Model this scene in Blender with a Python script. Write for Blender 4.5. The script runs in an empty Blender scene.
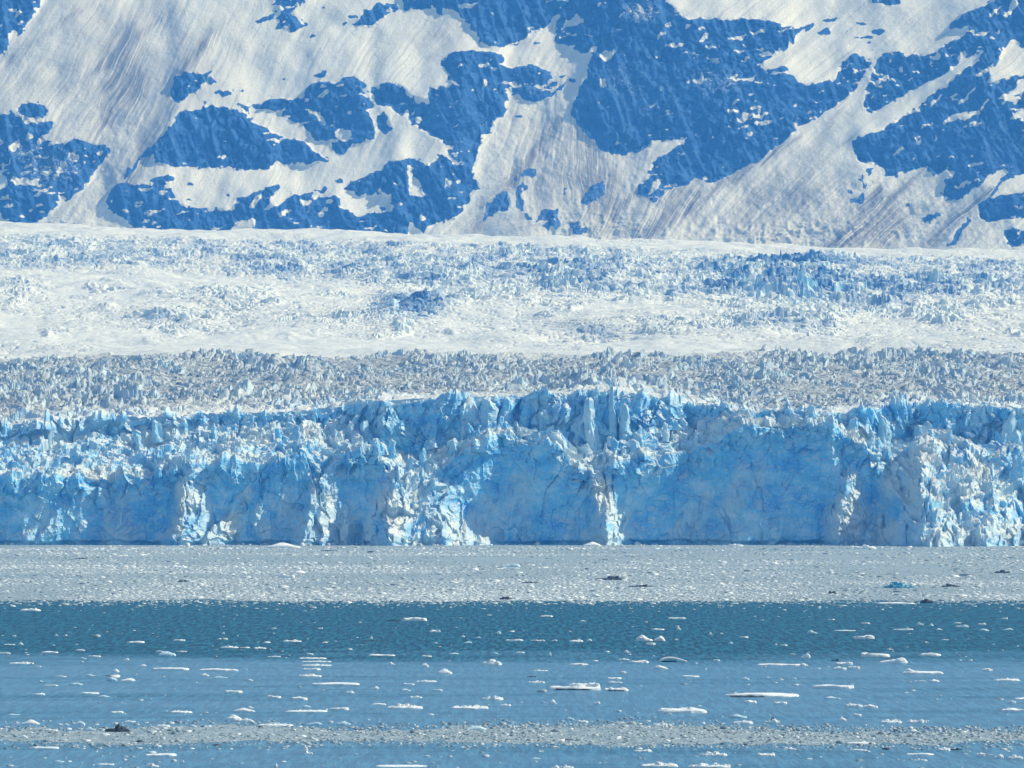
import bpy, math, random
import numpy as np
from mathutils import Vector

scn = bpy.context.scene
# ------------------------------------------------------------------ camera
CAM_H = 30.0
F = 4000.0
PITCH = math.atan(121.0 / F)
cam_d = bpy.data.cameras.new('camera')
cam = bpy.data.objects.new('camera', cam_d)
scn.collection.objects.link(cam)
cam.location = (0, 0, CAM_H)
cam.rotation_euler = (math.pi / 2 + PITCH, 0, 0)
cam_d.sensor_width = 36.0
cam_d.lens = 36.0 * F / 1024.0
cam_d.clip_start = 1.0
cam_d.clip_end = 60000.0
scn.camera = cam
# ------------------------------------------------------------------ sky and sun
SUN_EL, SUN_AZ = math.radians(41), math.radians(9)      # azimuth measured from +X (picture right) towards +Y
world = bpy.data.worlds.new('World')
scn.world = world
world.use_nodes = True
wn = world.node_tree.nodes
bg = wn['Background']
sky = wn.new('ShaderNodeTexSky')
sky.sky_type = 'NISHITA'
sky.sun_disc = False
sky.sun_elevation = SUN_EL
sky.sun_rotation = math.pi / 2 - SUN_AZ
sky.ozone_density = 3.0
sky.dust_density = 0.3
sky.air_density = 1.3
world.node_tree.links.new(sky.outputs[0], bg.inputs[0])
bg.inputs[1].default_value = 0.115
sl = bpy.data.lights.new('sun', 'SUN')
sl.energy = 4.5
sl.angle = math.radians(0.5)
sl.color = (1.0, 0.975, 0.87)
sun = bpy.data.objects.new('sun', sl)
scn.collection.objects.link(sun)
sd = Vector((math.cos(SUN_EL) * math.cos(SUN_AZ), math.cos(SUN_EL) * math.sin(SUN_AZ), math.sin(SUN_EL)))
sun.rotation_euler = (-sd).to_track_quat('-Z', 'Y').to_euler()
sun.location = (1500, 500, 1800)
scn.view_settings.view_transform = 'Standard'
scn.view_settings.look = 'None'
scn.view_settings.gamma = 1.0
scn.view_settings.exposure = 0.1
scn.cycles.volume_bounces = 1
scn.cycles.max_bounces = 6
scn.cycles.diffuse_bounces = 3
HAZE_DENSITY = 8.0e-5
HAZE_COLOR = (0.07, 0.34, 1.0)

# ------------------------------------------------------------------ numeric helpers
def hash2(ix, iy, s=0):
    n = (ix.astype(np.int64) * 374761393 + iy.astype(np.int64) * 668265263 + int(s) * 974634777) & 0xFFFFFFFF
    n = ((n ^ (n >> 13)) * 1274126177) & 0xFFFFFFFF
    n = ((n ^ (n >> 16)) * 2246822519) & 0xFFFFFFFF
    n = n ^ (n >> 15)
    return (n & 0xFFFFFF) / float(0x1000000)

def vnoise(x, y, s=0):
    ix = np.floor(x); iy = np.floor(y)
    fx = x - ix; fy = y - iy
    ix = ix.astype(np.int64); iy = iy.astype(np.int64)
    ux = fx * fx * fx * (fx * (fx * 6 - 15) + 10); uy = fy * fy * fy * (fy * (fy * 6 - 15) + 10)
    a = hash2(ix, iy, s); b = hash2(ix + 1, iy, s); c = hash2(ix, iy + 1, s); d = hash2(ix + 1, iy + 1, s)
    return (a + (b - a) * ux) * (1 - uy) + (c + (d - c) * ux) * uy

def fbm(x, y, oct=4, s=0, gain=0.5):
    t = 0; a = 1.0; n = 0
    for i in range(oct):
        t = t + a * (vnoise(x * 2 ** i + 17.3 * i, y * 2 ** i + 9.1 * i, s + i) * 2 - 1)
        n += a; a *= gain
    return t / n

def ridged(x, y, oct=4, s=0):
    t = 0; a = 1.0; n = 0
    for i in range(oct):
        v = 1 - np.abs(vnoise(x * 2 ** i + 5.7 * i, y * 2 ** i + 3.3 * i, s + i) * 2 - 1)
        t = t + a * v * v; n += a; a *= 0.5
    return t / n

def worley(x, y, s=0, jit=0.95):
    """returns F1, F2, ids and offsets (dx, dy) to the nearest cell centre"""
    ix = np.floor(x).astype(np.int64); iy = np.floor(y).astype(np.int64)
    F1 = np.full(x.shape, 9.0); F2 = np.full(x.shape, 9.0)
    bx = np.zeros(x.shape); by = np.zeros(x.shape)
    ci = np.zeros(x.shape, np.int64); cj = np.zeros(x.shape, np.int64)
    for di in (-1, 0, 1):
        for dj in (-1, 0, 1):
            jx = ix + di; jy = iy + dj
            cx = jx + 0.5 + (hash2(jx, jy, s + 11) - 0.5) * jit
            cy = jy + 0.5 + (hash2(jx, jy, s + 23) - 0.5) * jit
            dx = x - cx; dy = y - cy
            d = np.sqrt(dx * dx + dy * dy)
            near = d < F1
            F2 = np.where(near, F1, np.minimum(F2, d))
            F1 = np.where(near, d, F1)
            bx = np.where(near, dx, bx); by = np.where(near, dy, by)
            ci = np.where(near, jx, ci); cj = np.where(near, jy, cj)
    return F1, F2, ci, cj, bx, by

def facets(x, y, s, tilt=1.0, edge=0.12):
    """blocky height 0..1-ish with a random tilted plane per cell and cracks between the cells"""
    F1, F2, ci, cj, dx, dy = worley(x, y, s)
    h = hash2(ci, cj, s + 31)
    tx = (hash2(ci, cj, s + 41) - 0.5) * 2 * tilt; ty = (hash2(ci, cj, s + 51) - 0.5) * 2 * tilt
    e = np.clip((F2 - F1) / edge, 0, 1)
    e = e * e * (3 - 2 * e)
    return (h + tx * dx + ty * dy) * e

def chips(x, y, s, tilt=1.0):
    """broken planes without grooves"""
    F1, F2, ci, cj, dx, dy = worley(x, y, s)
    return hash2(ci, cj, s + 31) + ((hash2(ci, cj, s + 41) - 0.5) * dx + (hash2(ci, cj, s + 51) - 0.5) * dy) * 2 * tilt

def scoop(x, y, s):
    return worley(x, y, s)[0] - 0.4

def sstep(a, b, x):
    t = np.clip((x - a) / (b - a), 0, 1)
    return t * t * (3 - 2 * t)

def blur1(a, sig, axis):
    if sig <= 0: return a
    r = int(sig * 3) + 1
    k = np.exp(-0.5 * (np.arange(-r, r + 1) / sig) ** 2); k /= k.sum()
    pad = [(0, 0), (0, 0)]; pad[axis] = (r, r)
    b = np.pad(a, pad, mode='edge')
    out = np.zeros_like(a)
    n = a.shape[axis]
    for i, w in enumerate(k):
        out += w * (b[i:i + n, :] if axis == 0 else b[:, i:i + n])
    return out

def blob(X, Y, cx, cy, rx, ry):
    return np.exp(-(((X - cx) / rx) ** 2 + ((Y - cy) / ry) ** 2))

def slope_of(py):                      # (z-CAM_H)/Y of the sight line at picture row py
    return np.tan(PITCH + np.arctan((384.0 - py) / F))

def world_at(px, py, Y):
    s = slope_of(py)
    Z = CAM_H + s * Y
    yc = Y * math.cos(PITCH) + (Z - CAM_H) * math.sin(PITCH)
    return (px - 512.0) / F * yc, Z

def row_to_Y(py, z=0.0):               # distance where a sight line meets height z
    return (z - CAM_H) / float(slope_of(py))

def row_of(X, Y, Z):
    yc = Y * math.cos(PITCH) + (Z - CAM_H) * math.sin(PITCH)
    up = (Z - CAM_H) * math.cos(PITCH) - Y * math.sin(PITCH)
    return 512 + F * X / yc, 384 - F * up / yc

def in_poly(px, py, poly):
    x0 = min(p[0] for p in poly); x1 = max(p[0] for p in poly)
    y0 = min(p[1] for p in poly); y1 = max(p[1] for p in poly)
    out = np.zeros(px.shape, bool)
    sel = (px >= x0) & (px <= x1) & (py >= y0) & (py <= y1)
    if not sel.any(): return out
    X = px[sel]; Y = py[sel]; r = np.zeros(X.shape, bool)
    n = len(poly)
    for i in range(n):
        xa, ya = poly[i]; xb, yb = poly[(i + 1) % n]
        if ya == yb: continue
        c = ((ya > Y) != (yb > Y)) & (X < (xb - xa) * (Y - ya) / (yb - ya) + xa)
        r ^= c
    out[sel] = r
    return out

# ------------------------------------------------------------------ mesh helpers
def make_mesh(name, V, Fq, smooth=False, mats=(), attrs=None, tri=False):
    """V (n,3); Fq (m,k) index array"""
    me = bpy.data.meshes.new(name)
    k = Fq.shape[1]
    me.vertices.add(len(V)); me.vertices.foreach_set('co', np.ascontiguousarray(V, np.float32).ravel())
    me.loops.add(Fq.size); me.loops.foreach_set('vertex_index', np.ascontiguousarray(Fq, np.int32).ravel())
    me.polygons.add(len(Fq))
    me.polygons.foreach_set('loop_start', np.arange(0, Fq.size, k, dtype=np.int32))
    me.polygons.foreach_set('loop_total', np.full(len(Fq), k, np.int32))
    me.polygons.foreach_set('use_smooth', np.full(len(Fq), smooth, bool))
    for m in mats: me.materials.append(m)
    me.update(calc_edges=True)
    for an, (kind, arr) in (attrs or {}).items():
        a = me.attributes.new(an, kind, 'POINT')
        if kind == 'FLOAT': a.data.foreach_set('value', np.ascontiguousarray(arr, np.float32).ravel())
        else: a.data.foreach_set('vector', np.ascontiguousarray(arr, np.float32).ravel())
    return me

def link(name, me, parent=None):
    o = bpy.data.objects.new(name, me)
    scn.collection.objects.link(o)
    if parent: o.parent = parent
    return o

def tag(o, label=None, cat=None, group=None, kind=None):
    if label: o['label'] = label
    if cat: o['category'] = cat
    if group: o['group'] = group
    if kind: o['kind'] = kind
    return o

def grid_faces(nr, nc, keep=None):
    i = np.arange((nr - 1) * (nc - 1)); r = i // (nc - 1); c = i % (nc - 1)
    a = r * nc + c
    q = np.stack([a, a + 1, a + nc + 1, a + nc], 1)
    return q if keep is None else q[keep.ravel()]

def sub_mesh(name, V, q, smooth, mat, attrs, parent):
    used = np.unique(q); rm = np.full(len(V), -1, np.int64); rm[used] = np.arange(len(used))
    at = {k: (t, a[used]) for k, (t, a) in attrs.items()}
    return link(name, make_mesh(name, V[used], rm[q], smooth, [mat], at), parent)

# ------------------------------------------------------------------ materials
def new_mat(name):
    m = bpy.data.materials.new(name); m.use_nodes = True
    nt = m.node_tree
    return m, nt, nt.nodes['Principled BSDF']

class NB:
    def __init__(s, nt): s.nt = nt
    def n(s, t, **kw):
        nd = s.nt.nodes.new(t)
        for k, v in kw.items(): setattr(nd, k, v)
        return nd
    def l(s, a, b): s.nt.links.new(a, b)
    def attr(s, name):
        a = s.n('ShaderNodeAttribute'); a.attribute_name = name; return a
    def noise(s, vec, scale, detail=4, rough=0.5, sc=(1, 1, 1)):
        mp = s.n('ShaderNodeMapping'); mp.inputs['Scale'].default_value = sc; s.l(vec, mp.inputs['Vector'])
        t = s.n('ShaderNodeTexNoise'); t.inputs['Scale'].default_value = scale
        t.inputs['Detail'].default_value = detail; t.inputs['Roughness'].default_value = rough
        s.l(mp.outputs[0], t.inputs['Vector']); return t.outputs['Fac']
    def ramp(s, fac, stops):
        r = s.n('ShaderNodeValToRGB'); cr = r.color_ramp
        while len(cr.elements) < len(stops): cr.elements.new(0.5)
        for e, (p, c) in zip(cr.elements, stops):
            e.position = p; e.color = (c[0], c[1], c[2], 1) if hasattr(c, '__len__') else (c, c, c, 1)
        s.l(fac, r.inputs[0]); return r.outputs[0]
    def mix(s, fac, a, b, mode='MIX'):
        m = s.n('ShaderNodeMix', data_type='RGBA', blend_type=mode)
        for sock, v in ((m.inputs['Factor'], fac), (m.inputs['A'], a), (m.inputs['B'], b)):
            if isinstance(v, (int, float)): sock.default_value = v
            elif isinstance(v, tuple): sock.default_value = (*v, 1)
            else: s.l(v, sock)
        return m.outputs['Result']
    def math(s, op, a, b=0.0, clamp=False):
        m = s.n('ShaderNodeMath', operation=op); m.use_clamp = clamp
        for i, v in enumerate((a, b)):
            if isinstance(v, (int, float)): m.inputs[i].default_value = v
            else: s.l(v, m.inputs[i])
        return m.outputs[0]
    def bump(s, h, strength, dist, bsdf):
        b = s.n('ShaderNodeBump'); b.inputs['Strength'].default_value = strength; b.inputs['Distance'].default_value = dist
        s.l(h, b.inputs['Height']); s.l(b.outputs[0], bsdf.inputs['Normal']); return b

# glacier: weathered snow crust on gentle faces, blue ice on fresh steep breaks
def glacier_mat():
    m, nt, p = new_mat('glacier_ice'); b = NB(nt)
    geo = b.n('ShaderNodeNewGeometry'); pos = geo.outputs['Position']
    sep = b.n('ShaderNodeSeparateXYZ'); b.l(geo.outputs['Normal'], sep.inputs[0])
    n1 = b.noise(pos, 0.12, 5, 0.6)
    n2 = b.noise(pos, 0.9, 3, 0.6)
    up = b.math('ADD', sep.outputs['Z'], b.math('MULTIPLY', b.math('SUBTRACT', n1, 0.5), 0.5))
    steep = b.ramp(up, [(0.25, 1.0), (0.72, 0.0)])
    fresh = b.attr('fresh').outputs['Fac']
    blue = b.ramp(b.noise(pos, 0.045, 6, 0.65, (1, 1, 1.8)), [(0.32, (0.07, 0.36, 0.80)), (0.5, (0.18, 0.56, 0.88)), (0.68, (0.50, 0.74, 0.94))])
    pale = b.mix(n1, (0.50, 0.62, 0.68), (0.74, 0.79, 0.78))
    icecol = b.mix(fresh, pale, blue)
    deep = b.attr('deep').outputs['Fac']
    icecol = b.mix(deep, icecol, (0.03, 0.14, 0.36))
    dirt = b.attr('dirt').outputs['Fac']
    snow = b.mix(b.noise(pos, 0.03, 6, 0.6, (1, 0.4, 1)), (0.56, 0.61, 0.62), (0.74, 0.76, 0.74))
    grime = b.ramp(b.noise(pos, 0.25, 5, 0.65), [(0.38, (0.09, 0.12, 0.14)), (0.58, (0.47, 0.51, 0.51))])
    crust = b.mix(dirt, snow, grime)
    col = b.mix(steep, crust, icecol)
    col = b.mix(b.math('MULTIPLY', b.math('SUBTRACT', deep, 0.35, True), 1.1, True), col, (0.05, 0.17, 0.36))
    b.l(col, p.inputs['Base Color'])
    p.inputs['Roughness'].default_value = 0.55
    p.inputs['Specular IOR Level'].default_value = 0.35
    hh = b.math('ADD', n2, b.math('MULTIPLY', n1, 2.0))
    b.bump(hh, 0.5, 1.2, p)
    return m

def mountain_mat():
    m, nt, p = new_mat('mountain_rock_and_snow'); b = NB(nt)
    geo = b.n('ShaderNodeNewGeometry'); pos = geo.outputs['Position']
    flow = b.attr('flow').outputs['Vector']
    rock = b.attr('rock').outputs['Fac']; dust = b.attr('dust').outputs['Fac']; deb_shade = b.attr('debris_shade').outputs['Fac']
    n1 = b.noise(pos, 0.05, 6, 0.65); n2 = b.noise(pos, 0.25, 5, 0.7)
    rk = b.math('ADD', rock, b.math('MULTIPLY', b.math('SUBTRACT', n2, 0.5), 0.9))
    rmask = b.ramp(rk, [(0.47, 0.0), (0.54, 1.0)])
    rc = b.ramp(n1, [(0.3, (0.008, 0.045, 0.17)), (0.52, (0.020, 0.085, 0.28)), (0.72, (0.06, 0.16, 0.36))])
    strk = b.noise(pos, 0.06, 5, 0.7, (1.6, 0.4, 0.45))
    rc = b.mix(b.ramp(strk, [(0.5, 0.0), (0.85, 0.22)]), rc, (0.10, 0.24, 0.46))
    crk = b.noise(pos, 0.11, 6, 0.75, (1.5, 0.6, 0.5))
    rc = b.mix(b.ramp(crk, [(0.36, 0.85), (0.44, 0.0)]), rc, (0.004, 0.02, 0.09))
    dm = b.ramp(b.math('ADD', b.math('MULTIPLY', dust, 0.55), b.math('SUBTRACT', n2, 0.3)), [(0.52, 0.0), (0.66, 1.0)])
    rc = b.mix(dm, rc, (0.5, 0.56, 0.62))
    st = b.noise(flow, 0.7, 8, 0.78, (1, 0.10, 1))
    ln = b.ramp(b.noise(flow, 1.3, 5, 0.6, (1, 0.035, 1)), [(0.55, 0.0), (0.63, 0.75)])  # thin white lines paint sunlit streaks into the snow colour
    st2 = b.noise(flow, 0.25, 4, 0.6, (1, 0.1, 1))
    clean = b.mix(b.ramp(st2, [(0.35, 0.0), (0.65, 1.0)]), (0.60, 0.62, 0.58), (0.78, 0.79, 0.74))
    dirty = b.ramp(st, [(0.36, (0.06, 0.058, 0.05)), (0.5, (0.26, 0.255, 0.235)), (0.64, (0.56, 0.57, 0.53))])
    sn = b.mix(deb_shade, clean, dirty)  # darkens avalanche debris and also the painted shadow streak
    sn = b.mix(b.math('MULTIPLY', ln, b.math('MULTIPLY', deb_shade, 1.6, True)), sn, (0.78, 0.79, 0.74))
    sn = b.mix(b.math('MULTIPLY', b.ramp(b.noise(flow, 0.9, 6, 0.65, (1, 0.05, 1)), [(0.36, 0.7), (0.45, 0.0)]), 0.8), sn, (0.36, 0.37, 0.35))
    col = b.mix(rmask, sn, rc)
    b.l(col, p.inputs['Base Color'])
    p.inputs['Roughness'].default_value = 0.85
    p.inputs['Specular IOR Level'].default_value = 0.15
    b.bump(b.math('ADD', n2, b.math('MULTIPLY', st, 0.15)), 0.6, 3.0, p)
    return m

def ice_mat(name, a, c, rough=0.6, scale=1.5):
    m, nt, p = new_mat(name); b = NB(nt)
    geo = b.n('ShaderNodeNewGeometry'); pos = geo.outputs['Position']
    n = b.noise(pos, scale, 4, 0.6)
    b.l(b.ramp(n, [(0.35, a), (0.65, c)]), p.inputs['Base Color'])
    p.inputs['Roughness'].default_value = rough
    p.inputs['Specular IOR Level'].default_value = 0.3
    b.bump(n, 0.5, 0.15, p)
    return m

def brash_mat():
    m, nt, p = new_mat('brash_ice'); b = NB(nt)
    g = b.attr('grey').outputs['Fac']
    col = b.ramp(g, [(0.0, (0.03, 0.05, 0.07)), (0.12, (0.12, 0.18, 0.22)), (0.45, (0.25, 0.33, 0.37)), (0.75, (0.42, 0.49, 0.52)), (1.0, (0.82, 0.86, 0.87))])
    b.l(col, p.inputs['Base Color']); p.inputs['Roughness'].default_value = 0.6
    p.inputs['Specular IOR Level'].default_value = 0.3
    return m

def slush_mat():
    m, nt, p = new_mat('slush'); b = NB(nt)
    geo = b.n('ShaderNodeNewGeometry'); pos = geo.outputs['Position']
    n = b.noise(pos, 0.05, 6, 0.7, (1, 0.12, 1)); n2 = b.noise(pos, 0.7, 4, 0.7, (1, 0.25, 1))
    c = b.mix(n, (0.05, 0.15, 0.23), (0.30, 0.37, 0.40))
    c = b.mix(b.ramp(n2, [(0.42, 0.0), (0.62, 0.6)]), c, (0.45, 0.52, 0.54))
    b.l(c, p.inputs['Base Color']); p.inputs['Roughness'].default_value = 0.7
    b.bump(n2, 0.6, 0.3, p)
    return m

def water_mat():
    m, nt, p = new_mat('silty_sea_water'); b = NB(nt)
    geo = b.n('ShaderNodeNewGeometry'); pos = geo.outputs['Position']
    sep = b.n('ShaderNodeSeparateXYZ'); b.l(pos, sep.inputs[0])
    # wind-ruffled water begins beyond about 770 m, with a ragged edge; thin ruffled lanes nearer
    edge = b.noise(pos, 0.02, 5, 0.65, (0.6, 1, 1))
    yy = b.math('ADD', sep.outputs['Y'], b.math('MULTIPLY', b.math('SUBTRACT', edge, 0.5), 190.0))
    ruf = b.n('ShaderNodeMapRange'); ruf.inputs['From Min'].default_value = 745; ruf.inputs['From Max'].default_value = 822
    b.l(yy, ruf.inputs['Value'])
    lanes = b.ramp(b.noise(pos, 0.05, 6, 0.7, (0.22, 1, 1)), [(0.50, 0.0), (0.74, 0.6)])
    ruffle = b.math('MAXIMUM', ruf.outputs[0], lanes)
    chop = b.noise(pos, 0.9, 5, 0.7, (1, 0.09, 1))
    col = b.mix(ruffle, (0.028, 0.155, 0.28), (0.001, 0.055, 0.105))
    col = b.mix(b.ramp(chop, [(0.47, 0.0), (0.55, 1.0)]), col, b.mix(ruffle, (0.055, 0.23, 0.38), (0.014, 0.155, 0.25)))
    b.l(col, p.inputs['Base Color'])
    b.l(b.mix(ruffle, (0.28, 0.28, 0.28), (0.42, 0.42, 0.42)), p.inputs['Roughness'])
    p.inputs['IOR'].default_value = 1.33
    b.l(b.mix(ruffle, (0.40, 0.40, 0.40), (0.12, 0.12, 0.12)), p.inputs['Specular IOR Level'])
    bp = b.bump(b.math('ADD', chop, b.math('MULTIPLY', b.noise(pos, 1.6, 3, 0.6, (1, 0.6, 1)), b.mix(ruffle, (0.5, 0.5, 0.5), (1.6, 1.6, 1.6)))), 0.9, 0.35, p)
    return m

M_GL, M_MT, M_BR, M_SL, M_WA = glacier_mat(), mountain_mat(), brash_mat(), slush_mat(), water_mat()
M_WHITE = ice_mat('white_floe_ice', (0.70, 0.76, 0.78), (0.90, 0.91, 0.90))
M_PALE = ice_mat('pale_blue_floe_ice', (0.36, 0.56, 0.68), (0.62, 0.76, 0.82))
M_BLUE = ice_mat('deep_blue_berg_ice', (0.03, 0.22, 0.36), (0.14, 0.42, 0.56), 0.35)
M_DARK = ice_mat('sediment_laden_ice', (0.02, 0.035, 0.05), (0.09, 0.12, 0.14), 0.8, 2.5)

# ------------------------------------------------------------------ mountain
ROCKS = [
 [(-60,-60),(48,-60),(42,0),(38,10),(30,20),(22,32),(15,38),(8,45),(0,54),(-60,80)],
 [(17,110),(22,105),(35,104),(46,108),(48,112),(42,118),(30,119),(20,116)],
 [(-60,110),(0,114),(12,114),(20,118),(27,126),(35,124),(50,121),(54,123),(50,133),(38,140),(36,147),(45,141),(55,142),(63,146),(72,142),(78,139),(86,140),(92,143),(105,144),(111,147),(109,153),(100,163),(90,178),(80,190),(68,198),(60,203),(50,212),(36,224),(8,228),(-60,230)],
 [(183,70),(190,74),(200,74),(212,70),(206,80),(200,86),(198,91),(188,96),(183,103),(175,103),(170,97),(171,88),(176,80)],
 [(206,82),(212,78),(217,81),(210,84)],
 [(147,155),(155,149),(167,137),(172,126),(178,114),(185,110),(200,109),(212,106),(225,107),(230,110),(238,109),(250,116),(254,118),(250,121),(262,127),(280,134),(294,139),(305,141),(312,148),(319,152),(322,157),(330,160),(325,162),(315,161),(305,162),(297,160),(290,163),(283,164),(276,161),(270,166),(263,168),(256,168),(253,170),(245,169),(222,166),(210,167),(200,168),(187,167),(178,167),(168,166),(158,162),(152,155)],
 [(140,157),(141,160),(136,166),(126,177),(123,179),(130,167)],
 [(140,153),(156,143),(170,127),(173,128),(160,145),(146,156),(140,156)],
 [(103,202),(108,195),(115,185),(122,183),(135,184),(148,182),(155,176),(165,175),(174,176),(176,181),(172,184),(166,184),(163,188),(170,190),(175,196),(180,203),(187,209),(200,208),(210,209),(220,210),(235,208),(237,199),(250,196),(262,190),(278,185),(279,189),(272,196),(264,207),(275,209),(285,203),(293,195),(300,193),(315,191),(316,194),(303,200),(301,205),(306,206),(320,196),(335,196),(341,201),(336,208),(345,209),(355,214),(362,215),(372,213),(378,213),(384,216),(380,212),(392,211),(395,207),(393,198),(386,191),(370,193),(360,194),(350,190),(343,188),(360,178),(366,176),(378,171),(385,168),(387,162),(400,160),(404,250),(140,250),(133,226),(118,214)],
 [(446,53),(455,52),(468,51),(472,46),(478,51),(490,53),(502,54),(505,59),(500,63),(506,67),(517,66),(530,64),(540,66),(551,72),(554,82),(560,86),(566,84),(565,88),(558,92),(554,95),(545,100),(533,102),(523,98),(518,94),(508,92),(505,98),(503,104),(505,110),(498,118),(492,124),(488,133),(480,138),(478,150),(475,165),(472,178),(478,190),(475,193),(471,190),(470,200),(465,205),(460,215),(450,219),(435,222),(430,225),(424,233),(412,225),(408,224),(405,250),(398,250),(400,161),(412,159),(424,163),(428,168),(432,162),(443,156),(450,163),(458,167),(463,163),(450,158),(446,150),(455,150),(455,146),(443,145),(443,138),(430,138),(426,132),(418,127),(411,120),(412,104),(420,108),(430,104),(428,96),(430,90),(436,91),(443,86),(452,74),(448,70),(441,68),(440,62),(447,60)],
 [(250,103),(262,101),(275,98),(290,98),(295,96),(305,95),(304,90),(315,82),(322,82),(333,86),(340,80),(350,77),(360,79),(367,85),(362,88),(366,92),(372,105),(371,108),(363,110),(368,113),(373,120),(374,138),(366,140),(356,146),(352,145),(345,152),(337,153),(333,146),(330,141),(317,140),(308,130),(300,124),(290,118),(282,113),(273,111),(262,108),(252,107)],
 [(373,87),(382,85),(390,84),(400,88),(412,96),(424,102),(430,112),(424,124),(412,128),(407,120),(398,115),(385,106),(376,104),(374,98)],
 [(378,117),(385,112),(388,118),(385,124),(391,128),(395,130),(385,135),(380,130)],
 [(402,-60),(402,0),(405,8),(415,10),(423,8),(435,8),(438,14),(442,8),(450,10),(458,13),(463,19),(470,22),(473,30),(478,38),(488,45),(500,47),(515,42),(525,37),(535,30),(545,28),(552,22),(553,16),(558,22),(556,35),(555,42),(570,47),(580,52),(586,53),(590,48),(598,46),(590,60),(588,70),(583,85),(576,95),(572,105),(571,115),(575,122),(585,132),(592,140),(598,148),(607,152),(620,154),(638,152),(648,148),(650,142),(668,139),(672,141),(685,138),(675,145),(662,155),(650,168),(647,180),(638,187),(638,194),(648,200),(654,203),(660,199),(668,192),(675,188),(690,186),(695,177),(705,184),(715,183),(725,178),(740,170),(755,162),(765,156),(780,146),(790,136),(793,121),(797,127),(805,124),(812,122),(825,112),(838,104),(848,97),(856,90),(860,78),(868,68),(872,58),(865,55),(850,55),(843,62),(842,68),(837,75),(835,82),(825,82),(812,86),(805,87),(795,78),(783,75),(788,71),(783,66),(770,70),(760,68),(770,55),(790,45),(798,32),(803,31),(814,27),(815,22),(800,27),(780,24),(760,20),(730,19),(715,19),(686,19),(680,14),(670,5),(665,0),(640,-60)],
 [(255,21),(270,16),(276,11),(280,15),(284,8),(272,5),(277,0),(280,-20),(300,-14),(300,0),(303,3),(298,5),(292,8),(290,12),(296,17),(302,22),(308,24),(302,26),(298,30),(292,31),(288,25),(280,28),(275,30),(278,24),(282,20),(276,18),(268,22),(258,24)],
 [(355,26),(360,20),(362,13),(372,7),(378,3),(385,6),(387,2),(396,4),(398,9),(390,12),(383,16),(378,18),(374,26),(365,27),(357,27)],
 [(347,18),(351,15),(358,17),(358,20),(350,19)], [(342,24),(349,23),(345,27)], [(308,36),(313,34),(316,37),(310,38)], [(320,6),(325,5),(323,8)],
 [(306,15),(309,15),(308,18)], [(311,76),(318,72),(327,70),(328,74),(318,77)], [(208,95),(215,93),(222,91),(232,91),(233,94),(222,96),(217,94)],
 [(200,104),(208,101),(206,104),(201,107)], [(235,103),(242,103),(252,112),(246,111)], [(270,82),(275,81),(274,84)], [(279,78),(286,76),(284,79)],
 [(232,89),(234,87),(236,90)], [(238,90),(245,89),(244,91)], [(187,181),(193,182),(191,185),(186,184)], [(183,198),(190,196),(193,199),(186,203)], [(226,194),(233,195),(230,198)],
 [(334,179),(343,179),(344,182),(338,182)], [(318,190),(325,185),(329,187),(324,193)], [(377,204),(386,206),(387,210),(380,209)],
 [(868,-20),(900,-20),(900,4),(884,5),(872,3)], [(820,20),(836,17),(836,20),(825,24)], [(816,31),(828,27),(832,31),(826,35),(818,34)], [(854,21),(862,20),(871,22),(862,25)],
 [(853,36),(870,35),(873,38),(862,38)], [(872,30),(880,27),(886,29),(880,34),(872,34)], [(863,41),(872,41),(868,44)], [(843,29),(848,28),(848,31)],
 [(532,41),(540,41),(540,43),(534,43)], [(515,115),(524,115),(522,118),(516,118)], [(558,75),(566,75),(564,78),(558,77)], [(569,79),(577,80),(574,83),(569,82)],
 [(995,0),(980,8),(965,14),(953,22),(950,27),(968,28),(966,34),(950,42),(938,50),(930,55),(912,53),(905,57),(900,52),(882,53),(876,62),(872,75),(868,85),(863,100),(862,112),(870,116),(890,125),(880,132),(865,137),(852,143),(851,148),(856,160),(865,165),(875,163),(878,168),(885,167),(884,178),(893,178),(903,171),(905,175),(925,165),(928,172),(935,177),(945,172),(955,170),(950,178),(944,184),(947,187),(944,190),(942,195),(948,198),(944,203),(955,199),(970,193),(980,184),(995,172),(1003,168),(1008,172),(997,184),(987,198),(992,197),(1003,181),(1015,177),(1024,172),(1090,160),(1090,-60),(1000,-60)],
 [(978,205),(985,201),(1000,197),(1024,193),(1090,185),(1090,222),(1024,219),(1005,220),(990,222),(982,221),(978,212)],
 [(1002,236),(1008,231),(1020,230),(1090,228),(1090,246),(1024,245),(1012,247),(1004,246),(1010,240)],
 [(921,218),(935,214),(942,213),(935,219),(925,223)], [(946,248),(958,232),(966,222),(970,215),(968,225),(955,245)], [(905,205),(911,203),(910,207)],
]
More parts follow.
